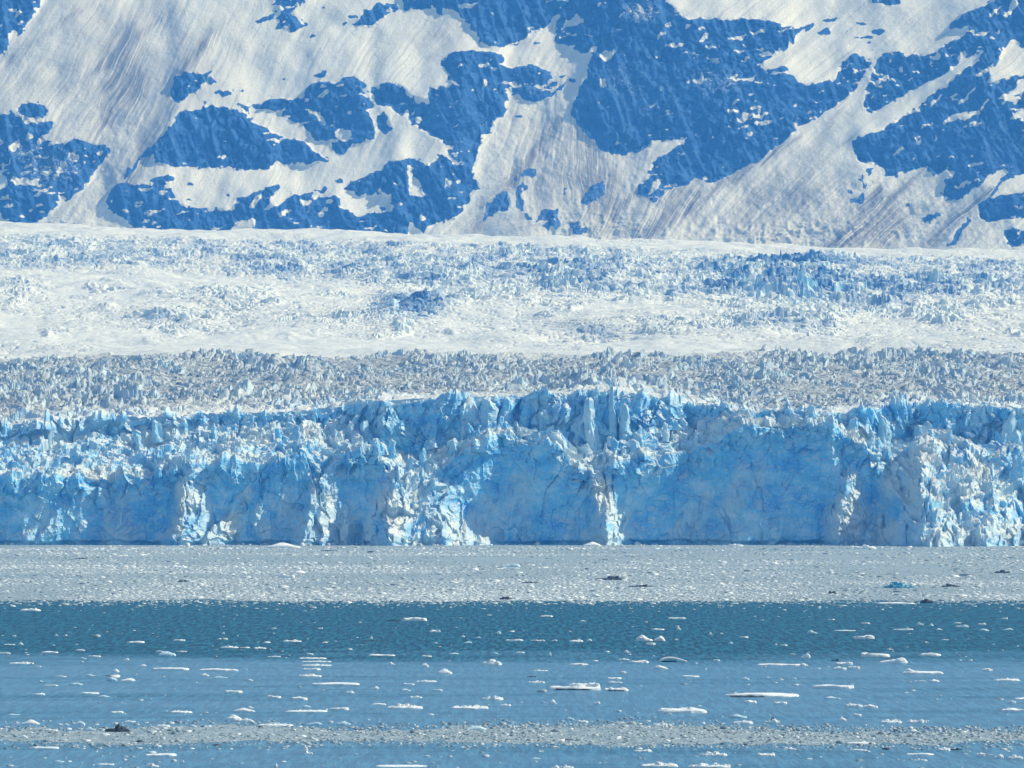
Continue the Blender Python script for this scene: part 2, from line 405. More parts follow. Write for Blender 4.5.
SNOWS = [
 [(70,153),(76,151),(81,157),(76,163),(71,164),(68,158)], [(58,166),(62,161),(67,166),(60,170),(56,172)], [(8,152),(14,142),(19,137),(19,150),(12,154)],
 [(38,172),(50,169),(51,172),(44,175),(39,174)], [(8,182),(16,178),(30,182),(39,185),(36,187),(20,185),(14,187)], [(56,195),(66,196),(62,202),(58,200)],
 [(-20,134),(0,137),(6,140),(2,145),(-20,148)], [(-20,172),(0,166),(14,160),(12,163),(0,170)], [(-20,175),(0,172),(6,176),(5,188),(0,191),(-20,190)],
 [(20,172),(26,170),(27,173),(22,175)], [(-10,215),(3,213),(5,228),(-10,228)], [(24,137),(34,134),(30,139)], [(11,32),(15,27),(18,32),(14,42),(10,44)],
 [(316,95),(322,89),(328,88),(329,91),(322,97)], [(308,110),(313,109),(320,113),(327,123),(324,124),(315,117),(309,114)], [(335,131),(342,128),(350,133),(352,141),(345,143),(336,137)],
 [(406,165),(413,170),(416,178),(425,196),(418,196),(409,195),(407,185)], [(447,176),(453,183),(450,189),(444,187)], [(446,198),(459,198),(456,200),(447,200)],
 [(418,214),(426,216),(425,220),(418,220)], [(476,64),(485,63),(497,68),(495,70),(478,68)], [(463,60),(468,63),(464,63)], [(482,82),(486,82),(486,88),(482,88)],
 [(449,80),(454,82),(460,88),(452,86)], [(401,84),(410,84),(428,98),(430,103),(418,102),(406,96)], [(403,110),(408,108),(410,122),(412,128),(404,126)], [(414,118),(422,116),(424,121),(416,125)],
 [(249,205),(256,196),(262,193),(264,195),(258,203),(251,210)], [(279,213),(287,210),(294,211),(288,215),(281,217)],
 [(227,231),(240,219),(246,219),(244,230)], [(243,231),(246,222),(255,218),(254,229)],
 [(650,105),(657,101),(655,106),(650,108)], [(664,131),(672,128),(669,131)], [(692,80),(702,76),(707,82),(698,85)], [(728,36),(735,37),(742,36),(741,39),(730,40)],
 [(757,112),(760,111),(761,115),(757,115)], [(457,6),(464,5),(474,3),(478,0),(476,5),(468,8),(458,8)], [(491,13),(496,14),(494,17)],
 [(560,32),(566,22),(575,14),(583,12),(585,22),(580,25),(572,26),(564,30)], [(562,36),(573,33),(570,36)], [(600,52),(612,51),(616,54),(606,63),(600,60)], [(600,80),(606,80),(607,87),(600,88)],
 [(654,186),(663,179),(660,184),(650,196),(645,197)], [(700,183),(706,175),(709,180),(704,186)], [(669,139),(690,137),(684,144),(672,150),(660,158)],
 [(652,183),(658,179),(664,180),(656,187),(648,196)],
 [(862,116),(875,112),(900,98),(918,88),(935,78),(950,72),(958,62),(961,51),(966,50),(965,58),(983,51),(977,61),(965,70),(950,84),(935,91),(925,101),(915,110),(902,117),(890,127),(878,131)],
 [(988,80),(990,70),(1000,58),(1008,42),(1015,38),(1024,48),(1090,50),(1090,66),(1024,75),(1000,80),(990,84),(985,78)], [(1000,97),(1012,90),(1020,80),(1030,78),(1060,80),(1030,92),(1012,98),(998,101)],
 [(942,124),(955,112),(965,113),(975,110),(985,102),(990,99),(985,108),(970,118),(955,122),(943,126)], [(920,128),(933,120),(932,124),(922,129)],
 [(1010,120),(1018,112),(1030,115),(1050,120)], [(968,123),(975,122),(983,125),(970,126)], [(915,136),(920,134),(924,141),(919,145)], [(889,158),(897,150),(904,151),(896,155)],
 [(932,142),(937,134),(936,140)], [(963,168),(970,163),(980,161),(982,165),(968,167)], [(951,187),(960,184),(972,181),(974,184),(960,188)], [(936,157),(941,153),(942,156)],
 [(930,104),(940,93),(943,91),(932,107)], [(958,102),(970,90),(980,84),(968,95),(960,104)], [(950,97),(957,92),(959,95),(952,98)], [(988,16),(1000,5),(1006,0),(1000,8),(990,18)],
 [(975,78),(990,65),(994,60),(988,70),(978,80)], [(895,68),(902,68),(901,70)], [(911,71),(922,74),(912,73)],
]
THIN = [  # rock half buried in avalanche debris; the last patch is shade painted as rock
 [(480,225),(487,205),(495,193),(505,192),(510,182),(520,172),(530,166),(538,168),(535,175),(528,185),(520,195),(524,208),(535,215),(548,210),(558,208),(560,225),(555,232),(545,230),(530,222),(520,215),(510,212),(500,210),(490,218)],
 [(562,186),(570,186),(572,195),(562,200)], [(580,200),(588,188),(595,181),(606,180),(606,198),(592,205)], [(568,222),(585,218),(592,230),(575,237)],
 [(848,192),(855,180),(864,172),(872,170),(872,178),(865,190),(860,205),(852,210),(849,200)],
]

mountain = tag(link('mountain', None), 'steep snow-streaked mountainside with blue-shaded rock cliffs rising behind the glacier', 'mountain', kind='structure')
def ytop(px):                                        # picture row where the glacier meets the mountain
    return np.interp(px, [-200, 0, 100, 250, 400, 500, 620, 760, 900, 1024, 1250], [220, 224, 228, 232, 235, 238, 240, 245, 249, 253, 260])

def build_mountain():
    pxs = np.arange(-220, 1245, 1.0)
    rows = np.concatenate([np.arange(272, -12, -0.75), np.arange(-12, -330, -3.0)])
    PX, PY = np.meshgrid(pxs, rows)
    # ragged outlines
    wx = fbm(PX / 7, PY / 7, 3, 5) * 3.2; wy = fbm(PX / 7 + 40, PY / 7, 3, 9) * 2.6
    QX, QY = PX + wx, PY + wy
    rock = np.zeros(PX.shape)
    for p in ROCKS: rock[in_poly(QX, QY, p)] = 1
    for p in SNOWS: rock[in_poly(QX, QY, p)] = 0
    # beyond the frame: broken cliffs of the same kind
    n = fbm(PX / 60 + 3, PY / 45, 5, 70)
    outside = (PY < -50) | (PX < -45) | (PX > 1075)
    rock = np.where(outside, (n > 0.02) * 1.0, rock)
    # little snow ledges and stones
    core = blur1(blur1(rock, 3, 0), 3, 1)
    led = fbm(PX / 9 + PY / 14, PY / 3.2, 4, 33)
    rock[(led > 0.58 - 0.25 * sstep(-0.2, 0.4, fbm(PX / 50, PY / 40, 3, 34))) & (rock > 0)] = 0
    st = fbm(PX / 3.5, PY / 2.0, 3, 44)
    rock[(st > 0.40) & (core > 0.12) & (core < 0.6) & (rock < 1)] = 1
    thin = np.zeros(PX.shape)
    for p in THIN: thin[in_poly(PX + wx * 1.6, PY + wy * 1.6, p)] = 1
    patch = fbm(PX / 8, PY / 9, 4, 81)
    thinrock_shade = (thin > 0) & (patch > -0.10)
    dust = np.zeros(PX.shape)
    dust += 0.34 * blob(PX, PY, 625, 95, 60, 55) + 0.42 * blob(PX, PY, 720, 85, 40, 28) + 0.75 * blob(PX, PY, 640, 12, 26, 16) + 0.45 * blob(PX, PY, 530, 90, 25, 12)
    dust += 0.45 * blob(PX, PY, 40, 165, 60, 30) + 0.4 * blob(PX, PY, 960, 70, 60, 60) + 0.35 * blob(PX, PY, 450, 120, 60, 60)
    dust = np.where(thinrock_shade, 0.45, np.clip(dust, 0, 1))
    rock = np.maximum(rock, thinrock_shade * 0.9)
    far_tone = fbm(PX / 55, PY / 38, 4, 83)
    dust = np.clip(dust + 0.35 * np.clip(far_tone, 0, 1), 0, 1)
    rs = blur1(blur1(rock, 1.0, 0), 0.7, 1)                  # soft edge for the shader
    soft = blur1(blur1(rock, 5, 0), 4, 1)
    # ---- depth: rock stands steep, snow lies at its resting angle
    hill = fbm(PX / 170, PY / 150, 3, 90)
    cot = 1.32 + 0.16 * hill - 0.52 * soft
    Y = np.zeros(PX.shape); Z = np.zeros(PX.shape)
    Y[0] = 7060.0
    slp = slope_of(PY)
    dev = np.zeros(len(pxs)); Yp = np.full(len(pxs), 7040.0)
    Y[0] = Yp
    mean = 1.08
    for i in range(1, len(rows)):
        ds = slp[i] - slp[i - 1]
        k = (rows[i - 1] - rows[i])
        dZp = Yp * ds / (1 - slp[i] * mean)
        Yp = Yp + mean * dZp
        dev = dev * (0.978 ** k) + (cot[i] - mean) * dZp
        Y[i] = Yp + dev
    # hollow gullies and standing cones
    def shape(cx, cy, rx, ry, a): return a * blob(PX, PY, cx, cy, rx, ry)
    Y += 0.8 * fbm(PX / 90, PY / 80, 3, 91) * 30
    Y += shape(430, 120, 60, 90, -15)
    Yb = blur1(Y, 3, 1)
    X, Z = world_at(PX, PY, Yb)
    # ---- relief
    rib = ridged(X / 38 + Z / 120, Z / 95, 4, 12); fc = facets(X / 16 + Z / 60, Z / 26, 14, 0.9, 0.25); fc2 = facets(X / 6.5, Z / 9, 15, 0.9, 0.3)
    led2 = ridged(X / 120 + Z / 60, Z / 16, 3, 18)
    cal = 0.45 + 0.8 * sstep(-0.3, 0.35, fbm(PX / 45, PY / 45, 3, 19))
    drock = 20 * (rib - 0.4) + cal * (8 * (fc - 0.4) + 3.0 * (fc2 - 0.4)) + 6 * (led2 - 0.4)
    # flow coordinate of the snow: down and to the left, fanning in the middle gully
    fan = blob(PX, PY, 555, 150, 75, 110) ** 1
    slant = np.interp(PX, [0, 150, 300, 640, 800, 1024], [0.75, 0.5, 0.45, 0.95, 1.15, 1.15])
    c1 = PX + slant * (PY - 120)
    c2 = (PX - 570) / np.maximum(PY + 70, 40) * 220 + 570
    w = np.clip(fan * 1.6, 0, 1)
    cc = c1 * (1 - w) + c2 * w + 5 * fbm(PX / 30, PY / 40, 3, 61)
    deb0 = blob(PX, PY, 110, 170, 70, 80) * 0.6 + 0.8 * blob(PX, PY, 570, 170, 90, 90) + blob(PX, PY, 820, 220, 200, 45)
    groove = fbm(cc / 5.0, PY / 60, 4, 62, 0.6); g2 = fbm(cc / 22.0, PY / 150, 3, 63)
    fine = fbm(X / 14, Z / 16, 5, 66, 0.65)
    dsn = 1.5 * groove * sstep(-0.3, 0.5, fbm(PX / 60, PY / 60, 3, 67)) + 3.5 * g2 + 12 * fbm(X / 150, Z / 130, 3, 64) + (1.2 + 3.0 * deb0) * fine
    deb_shade = deb0 * 0
    deb_shade += 0.75 * blob(PX, PY, 115, 150, 60, 90) + 0.65 * blob(PX, PY, 140, 60, 80, 60) + 0.35 * blob(PX, PY, 440, 35, 35, 20) + 0.62 * blob(PX, PY, 560, 150, 60, 110) + 0.75 * blob(PX, PY, 650, 200, 70, 40)
    deb_shade += 0.6 * blob(PX, PY, 760, 210, 100, 50) + 0.95 * blob(PX, PY, 900, 215, 90, 45) + 0.3 * blob(PX, PY, 20, 60, 60, 60)
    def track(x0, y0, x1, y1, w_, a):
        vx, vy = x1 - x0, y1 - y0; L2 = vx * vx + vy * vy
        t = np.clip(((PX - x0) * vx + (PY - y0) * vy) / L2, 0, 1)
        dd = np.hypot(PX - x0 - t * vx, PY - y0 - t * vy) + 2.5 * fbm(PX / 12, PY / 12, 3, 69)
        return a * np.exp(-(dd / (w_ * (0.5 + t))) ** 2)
    tr = track(800, 138, 640, 236, 5, 0.9) + track(690, 150, 610, 215, 3, 0.5) + track(560, 120, 470, 235, 6, 0.7) + track(590, 120, 600, 230, 8, 0.4) + track(925, 170, 830, 250, 5, 0.8) + track(990, 190, 920, 252, 5, 0.7)  # first track paints a diagonal shadow streak into the debris tone
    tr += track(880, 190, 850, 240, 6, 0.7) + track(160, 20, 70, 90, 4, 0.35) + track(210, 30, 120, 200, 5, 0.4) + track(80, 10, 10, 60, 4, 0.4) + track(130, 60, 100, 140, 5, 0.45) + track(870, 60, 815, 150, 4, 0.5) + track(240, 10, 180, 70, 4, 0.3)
    deb_shade = np.clip(deb_shade * (0.75 + 0.9 * fbm(PX / 40, PY / 45, 4, 71)) + tr, 0.03, 1)
    lump = ridged(X / 22, Z / 17, 5, 77) * 0.9 * (blob(PX, PY, 800, 235, 120, 14) + blob(PX, PY, 590, 225, 45, 18) + 0.6 * blob(PX, PY, 30, 225, 60, 8)) * 13
    amp = sstep(0.25, 0.8, soft)
    D = drock * amp * (1 - 0.45 * thin) + dsn * (1 - amp) + lump
    Yf = Yb - D * 0.9; Zf = Z + D * 0.35
    Xf = X
    V = np.stack([Xf, Yf, Zf], -1).reshape(-1, 3)
    flow = np.stack([cc / 4.0, PY / 4.0, np.zeros(PX.shape)], -1).reshape(-1, 3)
    attrs = {'rock': ('FLOAT', rs.ravel()), 'dust': ('FLOAT', dust.ravel()), 'debris_shade': ('FLOAT', deb_shade.ravel()), 'flow': ('FLOAT_VECTOR', flow)}
    nr, nc = PX.shape
    # split the sheet into its snow slope and each rock outcrop (connected components on a coarse raster)
    fm = (rock[:-1, :-1] + rock[1:, 1:] + rock[:-1, 1:] + rock[1:, :-1]) > 1.9
    step = 3
    cm = fm[::step, ::step]
    cmb = blur1(cm.astype(float), 0.5, 1) > 0.45
    lab = np.zeros(cm.shape, int); cur = 0; sizes = {}
    H, W = cm.shape
    for i in range(H):
        for j in range(W):
            if cmb[i, j] and lab[i, j] == 0:
                cur += 1; stack = [(i, j)]; lab[i, j] = cur; n_ = 0
                while stack:
                    a, b = stack.pop(); n_ += 1
                    for da, db in ((1, 0), (-1, 0), (0, 1), (0, -1)):
                        y, x = a + da, b + db
                        if 0 <= y < H and 0 <= x < W and cmb[y, x] and lab[y, x] == 0:
                            lab[y, x] = cur; stack.append((y, x))
                sizes[cur] = n_
    big = [k for k, v in sizes.items() if v > 14]
    up = np.repeat(np.repeat(lab, step, 0), step, 1)[:nr - 1, :nc - 1]
    up = np.where(fm, up, 0)
    q = grid_faces(nr, nc)
    uf = up.ravel()
    used = np.zeros(len(uf), bool)
    for k in sorted(big, key=lambda k: -sizes[k])[:90]:
        sel = uf == k
        if sel.sum() < 60: continue
        used |= sel
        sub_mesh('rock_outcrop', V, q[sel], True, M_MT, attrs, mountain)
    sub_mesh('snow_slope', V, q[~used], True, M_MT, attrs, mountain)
    return float(V[:, 2].max())
MT_TOP = build_mountain()

# ------------------------------------------------------------------ glacier
glacier = tag(link('glacier', None), 'wide tidewater glacier with a blue calving ice cliff and crevassed snowy top', 'glacier', kind='structure')

def z_at(py, Y): return CAM_H + slope_of(py) * Y

def build_top():
    pxs = np.arange(-215, 1240, 1.0)
    Ys = [3010.0]
    while Ys[-1] < 7180: Ys.append(Ys[-1] + (1.9 if Ys[-1] < 3900 else 2.2 + (Ys[-1] - 3900) / 3300 * 2.6))
    Ys = np.array(Ys)
    PX, Y0 = np.meshgrid(pxs, Ys)
    cpx, ystart, t2row = CL[0], CL[7], CL[8]
    YS = np.interp(PX, cpx, ystart) + 4
    YY = YS + (Y0 - 3010.0) / (7180.0 - 3010.0) * (7180.0 - YS)
    base = np.interp(YY, [3100, 3500, 3900, 4050, 4500, 5200, 6000, 6600, 7000, 7200], [407, 380, 357, 353, 337, 303, 272, 250, 238, 235.5])
    jt = sstep(0, 260, YY - YS)
    base = (np.interp(PX, cpx, t2row) + 1.5 - (YY - YS) * 0.045) * (1 - jt) + base * jt
    yt = ytop(PX)
    k = sstep(3900, 7000, YY)
    PY = base + (yt - 238) * k
    # broad swells of the surface (rows, i.e. picture pixels)
    sw = fbm(PX / 170 + 9, YY / 420, 3, 101)
    PY = PY - 5.0 * sw * sstep(3950, 4300, YY) * (1 - sstep(6300, 6800, YY))
    # front field stands higher on the left-middle
    X = (PX - 512) / F * YY
    Z = z_at(PY, YY)
    R = np.zeros(PX.shape); dark = np.zeros(PX.shape)
    front = 1 - sstep(3800, 3960, YY + 130 * fbm(PX / 90, YY / 200, 4, 107))
    # icefall under the mountain
    upb = np.interp(PX, [-100, 0, 200, 420, 600, 740, 880, 1024, 1130], [272, 272, 274, 290, 300, 300, 312, 300, 300])
    fall = sstep(yt + 5, yt + 15, PY) * (1 - sstep(upb - 8, upb + 4, PY))
    R += 0.58 * fall
    R += 1.1 * blob(PX, PY, 405, 312, 38, 17) + 0.35 * blob(PX, PY, 170, 317, 50, 8) + 0.30 * blob(PX, PY, 320, 318, 60, 14) + 0.6 * blob(PX, PY, 15, 292, 32, 14)
    R += 0.65 * blob(PX, PY, 595, 333, 35, 7) + 0.5 * blob(PX, PY, 560, 285, 140, 20) + 1.3 * blob(PX, PY, 800, 290, 75, 26) + 0.7 * blob(PX, PY, 780, 328, 60, 9)
    R += 0.45 * blob(PX, PY, 960, 310, 90, 24) + 0.25 * blob(PX, PY, 660, 320, 60, 20)
    R += 0.42 * sstep(0.10, 0.40, fbm(PX / 55, PY / 9, 4, 150)) * sstep(276, 290, PY)
    R = np.clip(R, 0.04, 1.4)
    R *= 1 - 0.93 * ((PY > 340) & (YY > 3930)) * sstep(338, 344, PY)
    # serac relief
    wx = X + 12 * fbm(X / 40, YY / 60, 3, 110); wy = YY + 14 * fbm(X / 50 + 7, YY / 50, 3, 111)
    f1 = facets(wx / 13, wy / 15, 120, 0.8, 0.22); f2 = facets(wx / 5.5, wy / 7.5, 121, 0.9, 0.28)
    c1 = facets(wx / 30, wy / 13, 122, 0.6, 0.16); c2 = facets(wx / 11, wy / 8, 123, 0.8, 0.25)
    mound = fbm(X / 70, YY / 110, 3, 125)
    amp = 0.35 + 1.5 * sstep(-0.45, 0.5, fbm(X / 80 + YY / 150, YY / 60, 3, 129)) ** 1.3
    f3 = facets(wx / 24, wy / 18, 126, 0.7, 0.16)
    Hf = ((3.2 * f1 + 2.1 * f2 + 4.0 * f3 * sstep(-0.1, 0.3, fbm(X / 120, YY / 70, 3, 127))) * amp + 6 * mound) * sstep(-30, 60, YY - YS)
    mod = 0.55 + 0.9 * sstep(-0.35, 0.45, fbm(X / 90, YY / 130, 3, 128))
    Hb = (9.5 * c1 + 4.5 * c2) * mod
    cr = worley(wx / 34, wy / 12, 131)
    slots = np.clip(1 - (cr[1] - cr[0]) / 0.10, 0, 1) * -5.0        # thin cracks across clean snow
    crackz = 0.25 * sstep(-0.05, 0.3, fbm(PX / 70, PY / 12, 3, 151)) + 0.4 * blob(PX, PY, 200, 315, 160, 16) + 0.35 * blob(PX, PY, 620, 330, 180, 12) + 0.2 * blob(PX, PY, 930, 330, 90, 12)
    H = front * Hf + (1 - front) * (Hb * R + slots * np.clip(crackz * 2, 0, 1))
    H += (2.0 * fbm(X / 22, YY / 30, 4, 135) + 9 * fbm(X / 90, YY / 120, 3, 136)) * (1 - front)
    H += 5 * (ridged((X + 0.5 * YY) / 55, (YY - 0.3 * X) / 70, 4, 137) - 0.4) * np.clip(R * 1.5, 0, 1) * (1 - front)
    Z2 = Z + H
    Z2[0] -= 45.0
    # shear the tops sideways a little so the blocks lean
    X2 = X + 2.2 * fbm(X / 9, YY / 12, 2, 140) * np.clip(front + R, 0, 1)
    fresh = np.clip(0.30 * front * (0.5 + fbm(X / 60, YY / 60, 3, 141)) + 0.65 * blob(PX, PY, 800, 285, 80, 30) * sstep(-0.3, 0.2, fbm(PX / 25, PY / 9, 3, 143)) + 0.6 * blob(PX, PY, 405, 312, 36, 16) + 0.15 * fall + 0.5 * (1 - sstep(0, 90, YY - YS)), 0, 1)
    dirt = np.clip(front * (0.95 * sstep(0, 120, YY - YS)) + 0.12 * fall + 0.3 * blob(PX, PY, 600, 330, 60, 10) + 0.15 * sstep(0.1, 0.5, fbm(X / 200, YY / 100, 4, 145)), 0, 1)
    V = np.stack([X2, YY, Z2], -1).reshape(-1, 3)
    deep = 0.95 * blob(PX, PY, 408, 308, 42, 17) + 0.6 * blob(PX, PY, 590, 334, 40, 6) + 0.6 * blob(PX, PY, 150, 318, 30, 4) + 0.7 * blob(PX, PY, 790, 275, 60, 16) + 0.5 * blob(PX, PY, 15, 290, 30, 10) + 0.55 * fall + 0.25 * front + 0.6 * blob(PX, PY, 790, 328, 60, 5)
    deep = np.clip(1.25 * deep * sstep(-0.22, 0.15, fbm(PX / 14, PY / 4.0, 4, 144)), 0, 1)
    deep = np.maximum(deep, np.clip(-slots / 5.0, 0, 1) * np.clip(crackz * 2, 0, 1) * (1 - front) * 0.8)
    attrs = {'fresh': ('FLOAT', fresh.ravel()), 'dirt': ('FLOAT', dirt.ravel()), 'deep': ('FLOAT', deep.ravel())}
    nr, nc = PX.shape
    q = grid_faces(nr, nc)
    cell = lambda a: a[:-1, :-1].ravel()
    isf = cell(front) > 0.5
    isfall = (~isf) & (cell(R) > 0.38)
    sub_mesh('serac_field', V, q[isf], False, M_GL, attrs, glacier)
    sub_mesh('icefall', V, q[isfall], False, M_GL, attrs, glacier)
    sub_mesh('snowfield', V, q[~isf & ~isfall], True, M_GL, attrs, glacier)

# wall-top row and upper-step rows along the front, picture pixels
T1X = [-130, 0, 60, 120, 170, 190, 215, 235, 260, 285, 300, 325, 345, 360, 380, 395, 420, 440, 460, 480, 505, 530, 560, 575, 600, 625, 645, 665, 690, 720, 745, 770, 800, 830, 850, 870, 885, 905, 930, 955, 990, 1024, 1150]
T1Y = [480, 479, 477, 478, 470, 462, 463, 460, 464, 462, 452, 470, 458, 452, 458, 465, 478, 470, 455, 440, 432, 436, 446, 468, 470, 462, 458, 456, 452, 440, 426, 425, 424, 422, 440, 452, 458, 448, 436, 446, 452, 455, 455]
T2X = [-130, 0, 100, 200, 300, 345, 360, 420, 500, 560, 612, 650, 720, 740, 800, 850, 900, 960, 1024, 1150]
T2Y = [430, 425, 418, 414, 412, 408, 401, 399, 396, 394, 392, 396, 406, 412, 412, 412, 406, 405, 408, 410]
def build_cliff():
    px = np.arange(-222, 1247, 0.9)
    t1 = z_at(np.interp(px, T1X, T1Y), 3000.0); t2 = z_at(np.interp(px, T2X, T2Y), 3060.0)
    t1 = t1 + 1.5 * fbm(px / 9, px * 0, 3, 201)
    X0 = (px - 512) / F * 3010.0
    # buttresses: px, left width, right width, forward reach (m), lean (m per m)
    B = [(186, 14, 44, 10, 0.3), (305, 14, 40, 10, 0.25), (398, 20, 80, 14, 0.45), (440, 20, 50, 6, 0.35), (602, 10, 22, 6, 0.2), (843, 14, 38, 10, 0.3), (912, 40, 190, 44, 0.85), (20, 20, 60, 8, 0.1), (-60, 20, 60, 20, 0.5), (250, 20, 30, 6, 0.2), (700, 60, 50, -14, 0.0), (520, 60, 50, -16, 0.05), (100, 50, 60, -6, 0.0)]
    reach = np.zeros(px.shape); lean = np.full(px.shape, 0.10)
    for (c, wl, wr, a, ln) in B:
        d = px - c
        s = np.where(d < 0, np.clip(1 + d / wl, 0, 1), np.clip(1 - d / wr, 0, 1))
        s = s * s * (3 - 2 * s)
        reach += a * s; lean = np.maximum(lean, ln * s ** 0.7)
    yf = 3005.0 - reach + 7 * fbm(X0 / 70, X0 * 0, 4, 204)
    # profile stations (slumped buttresses are added once the sheet exists)
    n1, n2, n3, n4 = 170, 90, 70, 26
    ledge = np.interp(px, [-130, 0, 340, 380, 560, 620, 700, 740, 840, 890, 930, 1024, 1150], [95, 90, 80, 40, 36, 40, 45, 16, 18, 40, 40, 36, 36])
    rise = np.interp(px, [-130, 0, 340, 375, 560, 640, 720, 840, 880, 1024, 1150], [0.72, 0.72, 0.75, 0.25, 0.20, 0.35, 0.75, 0.6, 0.2, 0.2, 0.4])
    b2 = t1 + (t2 - t1) * rise
    P0 = np.stack([yf - 1, np.full(px.shape, -4.0)], -1)
    P1 = np.stack([yf + lean * t1, t1], -1)
    P2 = np.stack([yf + lean * t1 + ledge, b2], -1)
    P3 = P2 + np.stack([0.22 * (t2 - b2) + 2, t2 - b2], -1)
    P4 = P3 + np.array([34.0, -6.0])
    rowsY, rowsZ, seg, arc = [], [], [], []
    s0 = np.zeros(px.shape)
    for (A, Bp, n, k) in ((P0, P1, n1, 0), (P1, P2, n2, 1), (P2, P3, n3, 2), (P3, P4, n4, 3)):
        L = np.hypot(*(Bp - A).T)
        for i in range(n):
            t = i / n
            tt = t
            if k == 0: yy_bow = 3.0 * math.sin(math.pi * t)       # slight undercut at the waterline
            else: yy_bow = 0
            rowsY.append(A[:, 0] + (Bp[:, 0] - A[:, 0]) * tt + yy_bow); rowsZ.append(A[:, 1] + (Bp[:, 1] - A[:, 1]) * tt)
            seg.append(np.full(px.shape, k)); arc.append(s0 + L * t)
        s0 = s0 + L
    Y = np.array(rowsY); Z = np.array(rowsZ); S = np.array(arc); K = np.array(seg)
    Y = blur1(Y, 3, 0); Z = blur1(Z, 3, 0)
    PX = np.broadcast_to(px, Y.shape); X = np.broadcast_to(X0, Y.shape)
    # slumped buttresses: they grow downward, steep shadow side on the left, long sunny side on the right
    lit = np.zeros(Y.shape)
    ROW = 505 + (CAM_H - Z) / 3005.0 * F
    wig = 9 * fbm(X / 22, Z / 22, 3, 260)
    rg = random.Random(21)
    small = [(c_, rg.uniform(458, 528), c_ + rg.uniform(-22, 4), rg.uniform(3, 9), rg.uniform(10, 30), rg.uniform(2.5, 7)) for c_ in [rg.uniform(-210, 1240) for _ in range(68)]]
    for (ct, rt, cb, wl, wr, a) in small + [(188, 455, 176, 16, 60, 30), (250, 484, 212, 8, 34, 14), (322, 452, 302, 16, 58, 30), (352, 500, 345, 12, 26, 10), (394, 448, 386, 26, 120, 52), (588, 440, 598, 10, 40, 20), (603, 486, 601, 6, 22, 10),
                                (848, 462, 838, 12, 50, 30), (905, 440, 880, 26, 70, 26), (925, 425, 905, 40, 240, 78), (985, 470, 975, 12, 60, 12), (40, 500, 30, 10, 40, 6), (128, 500, 120, 10, 30, 5), (500, 500, 488, 16, 40, 6), (690, 500, 680, 20, 50, 7), (748, 430, 735, 30, 60, 7), (-70, 460, -90, 20, 80, 30), (1170, 460, 1160, 20, 80, 8)]:
        t = np.clip((ROW - rt) / (545.0 - rt), 0, 1)
        c = ct + (cb - ct) * t; d = PX + wig - c
        sw_ = np.where(d < 0, np.clip(1 + d / (wl * (0.3 + 0.7 * t)), 0, 1), np.clip(1 - d / (wr * (0.2 + 0.8 * t)), 0, 1))
        f = a * t ** 0.8 * sw_ * (K == 0)
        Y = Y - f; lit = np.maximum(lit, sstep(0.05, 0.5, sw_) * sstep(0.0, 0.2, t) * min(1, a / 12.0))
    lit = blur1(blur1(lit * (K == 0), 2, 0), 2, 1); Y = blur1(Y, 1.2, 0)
    # profile normals
    dY = np.gradient(Y, axis=0); dZ = np.gradient(Z, axis=0); L = np.hypot(dY, dZ) + 1e-6
    nY = -dZ / L; nZ = dY / L
    # roughness: sheer shaded walls are smoother, sunny buttresses and ledges are broken
    sheer = 1 - np.clip((lean - 0.12) / 0.25, 0, 1)
    sheer = np.broadcast_to(sheer, Y.shape)
    topness = sstep(-26, -4, Z - t1[None, :]) * (K == 0)
    rough = np.where(K == 0, np.maximum(1 - 0.70 * sheer * (1 - topness), 0.85 * lit), 0.9)
    rough = blur1(blur1(rough, 3, 0), 4, 1)
    sheerw = (K == 0) * (1 - rough)
    wx = X + 5 * fbm(X / 22, S / 22, 3, 210); ws = S + 6 * fbm(X / 25 + 3, S / 25, 3, 211)
    f0 = chips(wx / 30, ws / 45, 220, 1.3); f1 = chips(wx / 10, ws / 17, 221, 1.2); f2 = chips(wx / 4.2, ws / 6.0, 222, 1.1); f3 = chips(wx / 2.0, ws / 2.7, 226, 1.0)
    flute = ridged(X / 7.5 + 0.12 * fbm(X / 30, Z / 30, 2, 223), Z / 70, 3, 224)
    D = rough * (5.0 * (f0 - 0.4) + 4.2 * (f1 - 0.4) + 5.0 * scoop(wx / 20, ws / 24, 228) + 2.6 * (f2 - 0.4) + 0.9 * (f3 - 0.4)) + np.where(K == 0, 1.2, 0.6) * (flute - 0.5) + 5.0 * fbm(X / 45, Z / 60, 4, 225) * (K == 0) + sheerw * (7.0 * scoop((X + 0.25 * Z + 8 * fbm(X / 30, Z / 30, 3, 251)) / 55, (Z - 0.3 * X) / 50, 250) + 2.4 * scoop(wx / 17, ws / 21, 252) + 2.6 * ridged(X / 14, Z / 34, 4, 254) + 1.6 * fbm(X / 5, Z / 6, 4, 253, 0.6))
    D += np.where(K == 2, 3.5 * (ridged(X / 9, Z / 60, 3, 227) - 0.4) + 6 * (chips(wx / 19, ws / 40, 5, 1.0) - 0.5) + 3 * scoop(wx / 9, ws / 18, 6), 0)
    D *= sstep(-4, 2, Z) * np.where(K == 3, 0.6, 1.0)
    X2 = X + rough * 1.6 * fbm(X / 6, S / 6, 2, 230)
    Y2 = Y + nY * D + 4.0 * (1 - sstep(0.8, 3.5, Z)); Z2 = Z + nZ * D      # melt notch along the waterline
    fresh = np.clip(1.0 - lit * (0.55 + 0.9 * fbm(X / 14, S / 18, 3, 242)) - (K == 1) * (0.55 + 0.9 * fbm(X / 26, S / 22, 4, 240)) * sstep(40, 130, PX + 60) - 0.35 * (K == 2) * (0.3 + fbm(X / 30, Z / 30, 3, 243)) - 0.45 * (K == 3), 0, 1)  # sunny buttresses are tinted paler, their sunlight put into the ice colour
